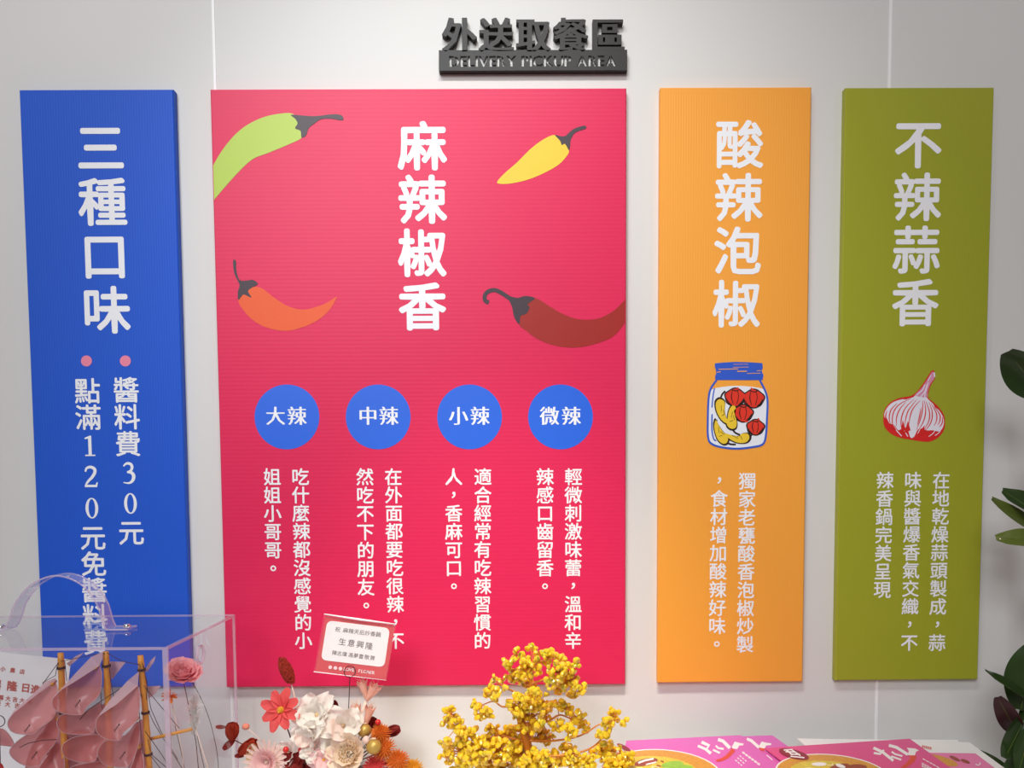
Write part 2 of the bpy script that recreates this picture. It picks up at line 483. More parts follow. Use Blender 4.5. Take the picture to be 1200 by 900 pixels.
def clipx(p, x, sgn):
    out = []
    for i in range(len(p)):
        a, b = p[i], p[(i + 1) % len(p)]; ia, ib = sgn * (a[0] - x) >= 0, sgn * (b[0] - x) >= 0
        if ia: out.append(a)
        if ia != ib: k = (x - a[0]) / (b[0] - a[0]); out.append((x, a[1] + k * (b[1] - a[1])))
    return out


def flats(polys, y, name, m, parent, clip=None):
    """print: outlines in photo pixels, merged into one flat layer at depth y"""
    pp = []
    for p in polys:
        q = [P(a, b, 0) for a, b in p]; q = [(v.x, v.z) for v in q]
        if clip: q = clipx(clipx(q, clip[0], 1), clip[1], -1)
        pp.append(q)
    vs, fs = union2(pp)
    return MB().add([(x, y, z) for x, z in vs], fs).build(name, m, parent)


def flat(pts_px, y, name, m, parent, smooth=0):
    return flats([smoothed(pts_px, smooth) if smooth else pts_px], y, name, m, parent)


def ellipse(cx, cy, rx, ry=None, n=40, rot=0):
    ry = ry or rx; c, s = math.cos(rot), math.sin(rot)
    return [(cx + rx * math.cos(2 * math.pi * i / n) * c - ry * math.sin(2 * math.pi * i / n) * s, cy + rx * math.cos(2 * math.pi * i / n) * s + ry * math.sin(2 * math.pi * i / n) * c) for i in range(n)]


# ------------------------------------------------------------------ the setting
WALL = .017                      # wall plane, poster fronts hang at y = 0
TZ = ZC - .62                    # counter top
o = MB().box((-2.6, WALL, 0), (2.6, WALL + .1, 3.9)).build('wall_back', MT['wall']); tag(o, kind='structure')
o = MB().box((-2.6, -4.2, -.06), (2.6, WALL + .1, 0)).build('floor', MT['floor']); tag(o, kind='structure')
for k, (px0, px1) in enumerate((((249.5, 0), (252.5, 103)), ((1044, 0), (1042, 102)))):
    x = (P(*px0, WALL).x + P(*px1, WALL).x) / 2
    o = MB().box((x - .0026, WALL - .0012, 0), (x + .0026, WALL + .02, 3.9)).build(f'trim_{k + 1}', MT['seam']); tag(o, kind='structure')

# counter under everything
ct = thing('counter', (0, -.32, 0), 'white laminate display counter along the wall under the posters', 'counter')
bm = MB().box((-1.35, -.62, TZ - .04), (1.35, WALL - .001, TZ)); bm.build('countertop', MT['table'], ct)
bm = MB().box((-1.33, -.60, .08), (1.33, WALL - .001, TZ - .04)); bm.build('cabinet_body', MT['tabside'], ct)
bm = MB().box((-1.30, -.55, 0), (1.30, WALL - .01, .08)); bm.build('plinth', MT['tabside'], ct)


# ------------------------------------------------------------------ the four posters
def board(name, x0, x1, z0, z1, m, label):
    z0 += ZC; z1 += ZC
    t = thing(name, ((x0 + x1) / 2, 0, z0), label, 'poster')
    b = .0022
    mb = MB()                                        # corrugated board: front face, bevelled edge, sides, back
    r = [((x0 + b, 0, z0 + b), (x1 - b, 0, z0 + b), (x1 - b, 0, z1 - b), (x0 + b, 0, z1 - b)),
         ((x0, b, z0), (x1, b, z0), (x1, b, z1), (x0, b, z1)), ((x0, WALL - .0005, z0), (x1, WALL - .0005, z0), (x1, WALL - .0005, z1), (x0, WALL - .0005, z1))]
    vs = [p for ring in r for p in ring]
    fs = [(0, 1, 2, 3), (11, 10, 9, 8)] + [(j * 4 + (i + 1) % 4, j * 4 + i, j * 4 + 4 + i, j * 4 + 4 + (i + 1) % 4) for j in range(2) for i in range(4)]
    mb.add(vs, fs); mb.build('panel', m, t, fixn=True)
    return t


Y1, Y2, Y3, Y4 = -.0004, -.0007, -.0010, -.0013      # print layers
BODY = dict(e=.018, dx=.032)

t = board('poster_board', -.9776, -.6676, -.4243, .7971, MT['blue'], 'tall narrow blue poster board with white writing and two pink dots')
column('三種口味', (118, 173), (125, 363), 57, Y1, 'title_text', MT['white'], t)
column('醬料費', (148, 457), (150, 520), 31, Y1, 'body_text', MT['white'], t, **BODY)
column('元', (154, 624), (154, 624), 31, Y1, 'body_text', MT['white'], t, **BODY)
column('點滿', (102.5, 458), (103.6, 489), 31, Y1, 'body_text', MT['white'], t, **BODY)
column('元免醬料費', (109, 630), (112.5, 753), 31, Y1, 'body_text', MT['white'], t, **BODY)
s = 31 * pxm(0)
for ch, px, py in (('1', 105.5, 522.5), ('2', 106.7, 559), ('0', 107.8, 595.5), ('3', 151, 554.5), ('0', 153, 590)):
    q = P(px, py, 0); q.y = Y1; mb = MB(); digit(mb, ch, q, (s, 0, 0), (0, 0, s)); mb.build('price_digit', MT['white'], t)
for px, py in ((101.4, 423), (147, 423)): flat(ellipse(px, py, 6.4), Y1, 'bullet_dot', MT['dot'], t)

t = board('poster_board', -.5935, .2475, -.4265, .7969, MT['red'], 'wide red poster board with four chili pictures and blue circles')
BX0, BX1 = -.5935 + .0022, .2475 - .0022
column('麻辣椒香', (494.8, 171), (495, 359), 57, Y1, 'title_text', MT['white'], t, e=.018, dx=.043)
q1, q2 = (240, 90, 2.646), (440, 90, 2.647)


def chili(body, stalk, cr, m, label, hook=None):
    c = flats([smoothed(crop(body, *cr), 5)], Y1, 'chili_picture', m, t, (BX0, BX1)); c['label'] = label
    pl = [smoothed(crop(stalk, *cr), 3)]
    if hook: pl.append(ribbon2(smoothed(crop(hook, *cr), 4, False), 4.8))
    flats(pl, Y2, 'chili_stalk', MT['stem'], c)


chili([(10, 300), (20, 285), (60, 220), (110, 165), (170, 130), (230, 115), (275, 116), (296, 150), (302, 187), (260, 210), (200, 235), (150, 255), (110, 290), (60, 345), (22, 390), (5, 410)],
      [(268, 118), (320, 122), (350, 122), (390, 117), (420, 118), (430, 128), (425, 135), (390, 130), (360, 132), (340, 145), (322, 160), (314, 182), (300, 188), (297, 168), (280, 160), (288, 145), (280, 130)], q1, MT['pgreen'], 'lime green chili')
chili([(104, 690), (125, 730), (160, 762), (200, 780), (250, 788), (300, 778), (350, 755), (385, 725), (404, 695), (408, 682), (370, 705), (310, 722), (260, 712), (215, 685), (175, 655), (140, 655)],
      [(88, 570), (97, 572), (98, 600), (108, 630), (130, 632), (150, 630), (165, 642), (150, 652), (137, 660), (135, 668), (145, 685), (122, 675), (115, 680), (104, 692), (103, 665), (108, 645), (92, 610)], q1, MT['porange'], 'orange chili')
chili([(378, 325), (400, 300), (440, 265), (480, 225), (520, 195), (555, 181), (578, 198), (600, 228), (590, 250), (565, 275), (520, 300), (470, 320), (420, 331), (385, 332)],
      [(556, 180), (575, 185), (590, 183), (610, 165), (630, 156), (650, 152), (652, 161), (620, 173), (606, 195), (604, 212), (600, 228), (588, 208), (578, 212), (572, 198)], q2, MT['pyellow'], 'yellow chili')
chili([(445, 765), (470, 790), (500, 812), (550, 832), (610, 840), (670, 832), (730, 810), (760, 782), (780, 750), (790, 720), (779, 690), (740, 725), (690, 750), (630, 752), (580, 735), (540, 712), (495, 687), (465, 710)],
      [(412, 682), (440, 686), (465, 680), (495, 687), (472, 705), (478, 715), (468, 735), (450, 742), (446, 768), (430, 745), (424, 715)], q2, MT['pbrown'], 'dark red chili',
      [(352, 700), (341, 695), (339, 680), (350, 666), (372, 662), (400, 676), (425, 694)])
for (cx, txt, xs) in ((336.3, '大辣', (323, 348)), (443.2, '中辣', (431.3, 455.6)), (550.3, '小辣', (537.3, 562.4)), (656.8, '微辣', (644, 669.4))):
    d = flat(ellipse(cx, 488.6, 38, n=56), Y1, 'heat_badge', MT['circle'], t)
    mb = MB(); s = 23 * pxm(0)
    for ch, x in zip(txt, xs):
        q = P(x, 487.3, 0); q.y = Y2; put(mb, ch, q, (s, 0, 0), (0, 0, s), e=.022, dx=.046, dy=.018)
    mb.build('badge_text', MT['white'], d)
for txt, a, b in (('吃什麼辣都沒感覺的小', (352, 558.7), (355.7, 750.7)), ('姐姐小哥哥。', (319, 558.7), (320.3, 666)),
                  ('在外面都要吃很辣，不', (461, 558.7), (463.8, 750.7)), ('然吃不下的朋友。', (427.6, 558.7), (429.3, 709.6)),
                  ('適合經常有吃辣習慣的', (565.9, 558.7), (565.4, 750.6)), ('人，香麻可口。', (531.6, 558.7), (532, 687)),
                  ('輕微刺激味蕾，溫和辛', (672, 558.7), (671.6, 750.6)), ('辣感口齒留香。', (638.7, 558.7), (638.7, 687))):
    column(txt, a, b, 21.2, Y1, 'body_text', MT['white'], t, **BODY)

t = board('poster_board', .3162, .6233, -.4238, .7979, MT['orange'], 'orange poster board with a printed pickle jar')
column('酸辣泡椒', (866.6, 169), (863, 356), 57, Y1, 'title_text', MT['white'], t)
column('獨家老甕酸香泡椒炒製', (875.7, 563.8), (873, 755), 21.2, Y1, 'body_text', MT['white'], t, **BODY)
column('，食材增加酸辣好味。', (843, 563), (840, 754.7), 21.2, Y1, 'body_text', MT['white'], t, **BODY)
J = (800, 410, 6.925)
jar = flats([crop(smoothed([(205, 400), (230, 325), (330, 300), (440, 292), (560, 300), (665, 325), (685, 400), (685, 600), (672, 720), (640, 765), (540, 792), (400, 797), (270, 780), (215, 740), (205, 600)], 4), *J)], Y1, 'jar_picture', MT['jwhite'], t)
st = lambda pts, w, sm=True: ribbon2(crop(smoothed(pts, 4, False) if sm else pts, *J), w)
flats([crop([(262, 110), (330, 103), (430, 98), (560, 102), (645, 108), (650, 145), (640, 165), (645, 185), (655, 205), (648, 245), (265, 245), (262, 215), (272, 190), (268, 160), (260, 135)], *J),
       st([(275, 245), (225, 320), (208, 420), (203, 600), (205, 700), (225, 755), (300, 787), (430, 802), (560, 790), (650, 765), (675, 690), (683, 560), (688, 420), (672, 340), (625, 245)], 2.3),
       st([(258, 310), (245, 380), (237, 468)], 1.4), st([(238, 522), (236, 640), (250, 720), (272, 738)], 1.6)], Y2, 'jar_outline', MT['jblue'], jar)
flats([st([(290, 158), (450, 155)], 1.0, False), st([(278, 182), (308, 178)], 1.0, False), st([(442, 175), (520, 174)], 1.3, False), st([(520, 192), (630, 190)], .7, False), st([(600, 172), (632, 168)], .8, False), st([(408, 142), (535, 140)], .6, False), st([(410, 118), (530, 116)], .5, False)], Y3, 'lid_highlight', MT['jorange'], jar)


def pepper(cx, cy, r, tilt):
    pts = [(cx + r * (1 + .07 * math.cos(5 * a + 1)) * math.cos(a), cy + .86 * r * (1 + .05 * math.cos(4 * a)) * math.sin(a)) for a in [2 * math.pi * i / 28 for i in range(28)]]
    return pts


PEP = [(425, 385, 78, 0), (575, 395, 80, 0), (490, 515, 74, 0), (590, 628, 66, 0)]
YEL = [[(300, 400), (268, 430), (275, 500), (310, 565), (355, 598), (375, 585), (350, 545), (338, 490), (340, 425)],
       [(405, 450), (375, 490), (362, 560), (358, 610), (390, 640), (428, 632), (438, 590), (425, 530), (430, 470)],
       [(270, 570), (255, 610), (262, 670), (285, 730), (325, 762), (360, 750), (365, 700), (330, 670), (295, 620)],
       [(345, 680), (375, 720), (440, 752), (510, 752), (540, 715), (525, 680), (480, 680), (455, 700), (400, 692)]]
flats([crop(pepper(a, b, r + 11, q), *J) for a, b, r, q in PEP] +
      [crop(smoothed([((x - sum(p[0] for p in y) / len(y)) * 1.2 + sum(p[0] for p in y) / len(y), (z - sum(p[1] for p in y) / len(y)) * 1.16 + sum(p[1] for p in y) / len(y)) for x, z in y], 3), *J) for y in YEL] +
      [st([(305, 400), (320, 360), (345, 335)], 2), st([(400, 640), (425, 672), (465, 690)], 2), st([(355, 750), (385, 765), (430, 768)], 2), st([(530, 715), (560, 690)], 2), st([(260, 572), (280, 575)], 2.2)], Y3, 'picture_ink', MT['jblack'], jar)
flats([crop(pepper(*p), *J) for p in PEP] + [st([(455, 335), (450, 315), (440, 310)], 2), st([(575, 335), (560, 318), (550, 312)], 2.2), st([(612, 580), (616, 565), (608, 556)], 1.8), st([(495, 570), (510, 580), (530, 580)], 2)], Y4, 'pepper_picture', MT['jred'], jar)
flats([crop(smoothed(y, 3), *J) for y in YEL], Y4, 'pepper_picture', MT['jyel'], jar)
ln = []
for a, b, r, q in PEP:
    ln += [st([(a - r * .3, b - r * .75), (a - r * .4, b), (a - r * .2, b + r * .7)], [.5, .7, .9, 1.1, 1.2, 1.1, .9, .7, .4]), st([(a + r * .2, b - r * .75), (a + r * .35, b - .1 * r), (a + r * .15, b + r * .7)], .8), st([(a - r * .35, b - r * .8), (a + .05 * r, b - r * .66), (a + .4 * r, b - r * .8)], 1.1), st([(a + r * .95, b), (a + r * .7, b + r * .5), (a + r * .3, b + r * .8)], [.3, .8, 1.4, 1.8, 2.0, 1.8, 1.4, .9, .4]), st([(a - r * .92, b + .1 * r), (a - r * .7, b + r * .55), (a - r * .35, b + r * .8)], [.3, .6, 1.0, 1.4, 1.6, 1.4, 1.0, .6, .3])]
for y in YEL:
    cx, cy = sum(p[0] for p in y) / len(y), sum(p[1] for p in y) / len(y)
    ln += [st([(cx * .5 + p[0] * .5, cy * .5 + p[1] * .5), (cx * .75 + q[0] * .25, cy * .75 + q[1] * .25)], .5, False) for p, q in zip(y[::3], y[2::3])]
flats(ln, -.0016, 'picture_ink', MT['jblack'], jar)

t = board('poster_board', .6924, .9954, -.4222, .7962, MT['green'], 'olive green poster board with a printed garlic bulb')
column('不辣蒜香', (1076, 169), (1072.5, 354.5), 57, Y1, 'title_text', MT['white'], t)
column('在地乾燥蒜頭製成，蒜', (1103, 562.8), (1097.9, 753), 21.2, Y1, 'body_text', MT['white'], t, **BODY)
column('味與醬爆香氣交織，不', (1069.9, 562.8), (1065.4, 753), 21.2, Y1, 'body_text', MT['white'], t, **BODY)
column('辣香鍋完美呈現', (1037, 562.8), (1033.8, 691), 21.2, Y1, 'body_text', MT['white'], t, **BODY)
G = (1010, 420, 8.185)
gs = lambda pts, w: ribbon2(crop(smoothed(pts, 4, False), *G), w)
gar = flats([crop(smoothed([(205, 600), (215, 500), (270, 425), (360, 380), (480, 355), (560, 280), (620, 190), (668, 120), (695, 125), (700, 190), (665, 250), (640, 320), (640, 380), (720, 450), (780, 530), (797, 610), (785, 690), (730, 760), (650, 798), (560, 795), (470, 780), (380, 765), (290, 730), (225, 670)], 4), *G)], Y1, 'garlic_picture', MT['gred'], t)
flats([crop(smoothed([(215, 560), (225, 500), (280, 432), (370, 395), (480, 375), (530, 340), (600, 340), (632, 390), (700, 455), (760, 530), (785, 600), (775, 660), (740, 700), (680, 690), (620, 690), (560, 670), (530, 690), (500, 750), (465, 760), (440, 690), (400, 660), (350, 690), (310, 640), (260, 620)], 4), *G),
       gs([(300, 640), (330, 690), (380, 745)], 1.1), gs([(395, 660), (410, 700), (440, 750)], 1.0), gs([(700, 690), (680, 720), (640, 750)], .9), gs([(760, 670), (740, 710), (700, 740)], .9), gs([(560, 670), (540, 710), (530, 740)], .9)], Y2, 'clove_highlight', MT['gwhite'], gar)
flats([crop(smoothed([(510, 350), (570, 285), (630, 195), (672, 130), (690, 150), (690, 195), (655, 245), (628, 320), (625, 370), (570, 370)], 4), *G)], Y3, 'garlic_neck', MT['gpink'], gar)
flats([gs([(520, 355), (580, 300), (600, 250)], 1.2), gs([(560, 370), (600, 320), (625, 250)], 1.2), gs([(600, 380), (605, 330), (635, 230)], 1), gs([(690, 135), (695, 180)], 1.6), gs([(660, 160), (630, 220)], .8)], Y4, 'neck_highlight', MT['gwhite'], gar)
cl = [[(470, 385), (360, 440), (300, 520), (290, 620), (310, 680)], [(340, 430), (280, 490), (260, 570), (275, 640)], [(500, 390), (420, 470), (380, 560), (375, 650), (400, 740)], [(530, 390), (450, 490), (420, 570), (410, 640)], [(560, 400), (490, 480), (460, 560), (445, 660)],
      [(580, 400), (580, 480), (560, 580), (520, 690)], [(595, 400), (610, 500), (590, 600), (540, 690)], [(610, 410), (645, 510), (640, 600), (590, 690)], [(640, 420), (670, 500), (670, 580), (640, 650), (590, 700)], [(660, 430), (710, 520), (715, 590), (690, 650)], [(690, 460), (745, 540), (745, 600), (725, 640)], [(240, 500), (225, 560), (240, 620)], [(420, 420), (360, 490), (330, 570), (330, 650)], [(565, 470), (550, 560), (530, 640)], [(770, 560), (768, 620), (740, 660)]]
flats([gs(c, [.3 + 1.0 * math.sin(math.pi * i / (4 * (len(c) - 1))) for i in range(4 * (len(c) - 1) + 1)]) for c in cl] +
      [crop(p, *G) for p in ([(230, 560), (260, 620), (300, 640), (330, 690), (240, 650)], [(440, 600), (465, 690), (400, 720)], [(350, 385), (480, 358), (500, 368), (420, 395)], [(660, 400), (770, 520), (700, 470)], [(390, 590), (420, 690), (370, 700)], [(600, 640), (590, 730), (520, 740)])], Y3, 'clove_line', MT['gred'], gar)

# ------------------------------------------------------------------ raised sign
SF = .002
x0 = P(514.3, 70, SF).x; x1 = P(735, 70, SF).x; zt = P(624, 58.5, SF).z; zb = P(624, 82.5, SF).z
sg = thing('hanging_sign', ((x0 + x1) / 2, SF, zb), 'black raised sign with cut-out lettering high on the wall above the red poster', 'sign')
s = 10.9 * pxm(SF) / .70 * 1.1
chars = 'DELIVERY PICKUP AREA'
adv = []; xcur = 0
for ch in chars:
    if ch == ' ': adv.append(None); xcur += .30; continue
    V, Fc, E = raw_glyph(ch); w = max(p[0] for p in V) - min(p[0] for p in V); adv.append((xcur, min(p[0] for p in V), w)); xcur += w + .115
tx0, tx1 = P(526.8, 71, SF).x, P(721.5, 71, SF).x
sx = (tx1 - tx0) / (xcur - .115); tz0 = P(624, 77.6, SF).z; sz = (P(624, 65.4, SF).z - tz0) / .70
verts = [(x0, zb), (x1, zb), (x1, zt), (x0, zt)]; edges = [(0, 1), (1, 2), (2, 3), (3, 0)]; tris = []; bridges = []
for ch, a in zip(chars, adv):
    if a is None: continue
    V, Fc = glyph(ch, e=0, dx=.026, dy=.018, sq=True); xm = min(p[0] for p in V); wd = max(p[0] for p in V) - xm
    hs = {(f[i], f[(i + 1) % len(f)]) for f in Fc for i in range(len(f))}; E = [k for k in hs if (k[1], k[0]) not in hs]
    n0 = len(verts); T = [(tx0 + (a[0] + (p[0] - xm) * 1.0 - (wd - a[2]) / 2) * sx, tz0 + (p[1] + .343) * sz) for p in V]
    verts += T; edges += [(n0 + i, n0 + j) for i, j in E]
    for f in Fc: tris += [(T[f[0]], T[f[i]], T[f[i + 1]]) for i in range(1, len(f) - 1)]
    if ch in 'DRPA':                                  # stencil bridge that holds the counter
        bx = tx0 + (a[0] + a[2] * .5) * sx; bz0, bz1 = tz0 - .05 * sz, tz0 + .76 * sz; bw = .035 * sx
        bridges.append((bx - bw, bx + bw, bz0, bz1)); n0 = len(verts)
        verts += [(bx - bw, bz0), (bx + bw, bz0), (bx + bw, bz1), (bx - bw, bz1)]; edges += [(n0 + i, n0 + (i + 1) % 4) for i in range(4)]


def intri(p, t):
    if not (min(t[0][0], t[1][0], t[2][0]) <= p[0] <= max(t[0][0], t[1][0], t[2][0])): return False
    d = [(t[(i + 1) % 3][0] - t[i][0]) * (p[1] - t[i][1]) - (t[(i + 1) % 3][1] - t[i][1]) * (p[0] - t[i][0]) for i in range(3)]
    return all(v >= 0 for v in d) or all(v <= 0 for v in d)


rv, re_, rf = delaunay_2d_cdt([Vector(v) for v in verts], edges, [], 0, 1e-7)[:3]
keep = []
for f in rf:
    c = (sum(rv[i].x for i in f) / len(f), sum(rv[i].y for i in f) / len(f))
    if not (x0 < c[0] < x1 and zb < c[1] < zt): continue
    if any(a < c[0] < b and e < c[1] < g for a, b, e, g in bridges) or not any(intri(c, q) for q in tris): keep.append(tuple(f))
cnt = {}
for f in keep:
    for i in range(len(f)): k = (f[i], f[(i + 1) % len(f)]); cnt[k] = cnt.get(k, 0) + 1
bnd = [k for k in cnt if (k[1], k[0]) not in cnt]
n = len(rv); SB = SF + .003
mb = MB().add([(v.x, SF, v.y) for v in rv] + [(v.x, SB, v.y) for v in rv], keep + [tuple(i + n for i in reversed(f)) for f in keep] + [(b, a, a + n, b + n) for a, b in bnd])
mb.build('lettered_bar', MT['black'], sg, fixn=True)
mb = MB().box((x0, SB, zb), (x1, WALL - .0005, zb + .003)).box((x0, SB, zb + .003), (x0 + .003, WALL - .0005, zt)).box((x1 - .003, SB, zb + .003), (x1, WALL - .0005, zt)); mb.build('bar_return', MT['black'], sg)
MB().box((x0 + .004, SB + .003, zb + .004), (x1 - .004, SB + .005, zt - .001)).build('backing_plate', MT['core'], sg)
for ch, cx in zip('外送取餐區', (538.3, 581.5, 625, 668.7, 712.6)):
    q = P(cx, 40.6, SF); q.y = SF; s = 39.5 * pxm(SF)
    mb = MB(); put(mb, ch, q, (s, 0, 0), (0, 0, s), thick=(0, WALL - .0005 - SF, 0), e=0, dx=.036, dy=.010, sq=True)
    mb.build('raised_character', MT['black'], sg)
#PART2
# ------------------------------------------------------------------ flyers on the counter
FZ = ZC - .5235


def flyer_poly(quad, z, th=.0012):
    return [PZ(a, b, z) for a, b in quad]


def on(quadpx, z): return [PZ(a, b, z) for a, b in quadpx]


def prints(polys, z, name, m, parent):
    pp = [[(v.x, v.y) for v in on(p, z)] for p in polys]
    vs, fs = union2(pp); return MB().add([(x, y, z) for x, y in vs], fs).build(name, m, parent)


def sheet_thing(name, quad, z, m, label, cat, group, th=.0022):
    """quad: rear-left, rear-right, a point down the right edge, a point down the left edge (photo pixels on plane z)"""
    a, b, c, d = on(quad, z)
    L = .21
    ur = (c - b).normalized(); ul = (d - a).normalized()
    pts = [a, b, b + ur * L, a + ul * L]
    ctr = sum(pts, Vector()) / 4
    t = thing(name, (ctr.x, ctr.y, z - th), label, cat, group)
    MB().poly(pts, (0, 0, -th)).build('sheet', m, t, fixn=True)
    return t, pts


def block(pts, z0, z1, label, seed):
    """squared-up pile of plain sheets under the printed ones, every layer a little out of line"""
    rnd = random.Random(seed); ctr = sum(pts, Vector()) / 4; n = 16
    t = thing('paper_stack', (ctr.x, ctr.y, z0), label, 'paper stack')
    mb = MB()
    for k in range(n):
        a, b = z0 + (z1 - z0) * k / n, z0 + (z1 - z0) * (k + .92) / n
        off = Vector((rnd.uniform(-.0025, .0025), rnd.uniform(-.002, .002), 0))
        mb.poly([Vector((p.x, p.y, a)) * 1 + off for p in ((ctr + (q - ctr) * .94) for q in pts)], (0, 0, b - a))
    o = mb.build('sheets', MT['paper'], t, fixn=True); o['kind'] = 'stuff'
    return t


def lines2(rows, w): return [ribbon2(r, w) for r in rows]


GA = 'printed flyers on the counter'
fl = (720, 855, 8.571); f2 = (840, 855, 8.571); f3 = (960, 855, 8.571); f4 = (1060, 855, 8.571)
# white stack at the right, its printed top sheet
zC = FZ - .0010
tC, pC = sheet_thing('flyer', [(934, 865.2), (1136, 869.8), (1180, 902), (976, 902)], zC, MT['fwhite'], 'white bordered flyer with a small pink burger panel, lowest at the right', 'flyer', GA)
prints([[(960, 880.5), (1143, 882.8), (1171, 904), (972, 904)]], zC + .0003, 'pink_panel', MT['fpink'], tC)
prints([crop(ellipse(455, 305, 190, 42, rot=.27), *(1060 - 12, 855, 8.571))], zC + .0005, 'burger_picture', MT['fbowl'], tC)
prints([crop(ellipse(505, 290, 60, 16, rot=.45), *f4), crop(ellipse(610, 318, 50, 16, rot=.35), *f4)], zC + .0007, 'burger_filling', MT['fmeat'], tC)
prints([crop(ribbon2(smoothed([(755, 330), (760, 345), (735, 357), (715, 345)], 4, False), 9), *f4)], zC + .0005, 'round_mark', MT['fwhite'], tC)
prints(lines2([crop([(175 + 20 * i, 158 + 7 * j + 4 * i), (190 + 20 * i, 162 + 7 * j + 4 * i)], *f4) for i in range(5) for j in range(4)], .55), zC + .0004, 'red_stamp', MT['fchili'], tC)
tD, pD = sheet_thing('flyer', [(936, 866.0), (1122, 867.0), (1150, 902), (975, 902)], zC - .0025, MT['fwhite'], 'plain white sheet peeping out behind the white bordered flyer', 'flyer', GA)
block(pC, TZ, zC - .0050, 'thick pile of white paper under the white bordered flyer', 3)


def logo(z, cr, parent, star):
    prints([crop(p, *cr) for p in star], z, 'brush_characters', MT['fwhite'], parent)


# left pile: two magenta flyers
zA2 = FZ - .0030; zA = FZ
tA2, pA2 = sheet_thing('flyer', [(760, 866.6), (905, 861.6), (962, 902), (800, 902)], zA2, MT['magenta_lit'], 'magenta flyer half hidden under the flyer beside the gold tree', 'flyer', GA)
tA, pA = sheet_thing('flyer', [(734, 867.9), (868, 861.5), (919, 902), (726, 902)], zA, MT['magenta_lit'], 'magenta flyer with a big noodle bowl beside the gold tree', 'flyer', GA)
block(pA, TZ, zA2 - .0024, 'thick pile of paper under the magenta flyers', 5)


def strokes(scale=1):
    return None


BR_A = [ribbon2([(838, 163), (900, 190), (935, 205)], 26), ribbon2([(875, 125), (950, 160), (920, 200), (970, 240)], 32), ribbon2([(990, 203), (1060, 235)], 20), ribbon2([(1018, 160), (1040, 185), (1098, 195)], 20), ribbon2([(1040, 100), (1090, 115), (1160, 185)], 34)]
prints([crop(p, *fl) for p in BR_A] + [crop([(150, 175), (180, 120), (235, 135), (270, 140), (265, 158), (225, 160), (205, 195), (160, 190)], *f2)], zA + .0003, 'brush_characters', MT['fwhite'], tA)
prints([crop(ribbon2(smoothed([(-10, 312), (50, 300), (110, 265), (170, 200)], 4, False), [3, 22, 24, 26, 30, 32, 34, 36, 38, 40, 42, 44, 46][:13]), *f2)], zA + .0004, 'chili_picture', MT['fchili'], tA)
prints(lines2([crop([(185 + 22 * j + 26 * i, 305 - 22 * j + 22 * i), (203 + 22 * j + 26 * i, 318 - 22 * j + 22 * i)], *f2) for i in range(3) for j in range(3)], 1.1) +
       lines2([crop([(255 + 30 * i, 222 + 22 * i + 12 * j), (282 + 30 * i, 236 + 22 * i + 10 * j)], *f2) for i in range(6) for j in range(2)], 1.0), zA + .0003, 'small_writing', MT['fwhite'], tA)
bowl = ellipse(775, 908, 70, 29, rot=.06)
prints([ellipse(775, 908, 72, 30, rot=.06)], zA + .0003, 'bowl_rim', MT['fwhite'], tA)
prints([bowl], zA + .0005, 'bowl_picture', MT['fbowl'], tA)
prints([ellipse(768, 906, 52, 20, rot=.05)], zA + .0007, 'noodle_picture', MT['ffood'], tA)
prints([ellipse(788, 896, 13, 4, rot=-.1), ellipse(800, 899, 12, 3)], zA + .00115, 'greens_picture', MT['fgreen'], tA)
prints([ellipse(757, 893, 14, 4, rot=-.2)], zA + .00115, 'meat_picture', MT['fmeat'], tA)
prints([ribbon2([(748, 894), (756, 891), (766, 889)], 2.2), ribbon2([(757, 896), (769, 893)], 1.6)], zA + .0013, 'meat_slice', MT['fwhite'], tA)
prints([ellipse(731, 876, 9, 2.6, rot=.5)], zA + .0004, 'round_badge', MT['fmaroon'], tA)
def food(cx, cy, rx, ry, z, parent, seed):
    rnd_ = random.Random(seed)
    def strand(n, w, L):
        out = []
        for _ in range(n):
            a = rnd_.uniform(0, 6.28); r = math.sqrt(rnd_.random()) * .85; x, y = cx + rx * r * math.cos(a), cy + ry * r * math.sin(a); th = rnd_.uniform(0, 3.14)
            out.append(ribbon2(smoothed([(x + k * L * math.cos(th + k * .5), y + k * L * .35 * math.sin(th + k * .5)) for k in (-1, 0, 1)], 3, False), w))
        return out
    prints(strand(40, 1.0, 7), z, 'noodle_strands', MT['pyellow'], parent)
    prints(strand(26, .9, 6), z + .0002, 'noodle_highlight', MT['cream_print'], parent)
    prints(strand(16, 1.5, 3.5), z + .0003, 'meat_pieces', MT['fmeat'], parent)


food(768, 906, 50, 18, zA + .0008, tA, 1)
# second sheet's visible edge print
prints([crop(p, *f2) for p in (ribbon2([(300, 95), (345, 110), (425, 180)], 30), [(425, 165), (450, 120), (500, 132), (548, 138), (545, 155), (495, 160), (480, 192), (435, 188)])] + lines2([crop([(525, 225), (570, 265)], *f2), crop([(575, 262), (625, 298)], *f2), crop([(640, 312), (680, 342)], *f2), crop([(500, 255), (560, 305)], *f2)], 1.1), zA2 + .0003, 'brush_characters', MT['fwhite'], tA2)
prints([crop([(425, 180), (485, 190), (470, 222), (435, 205)], *f2)], zA2 + .0005, 'chili_picture', MT['fchili'], tA2)

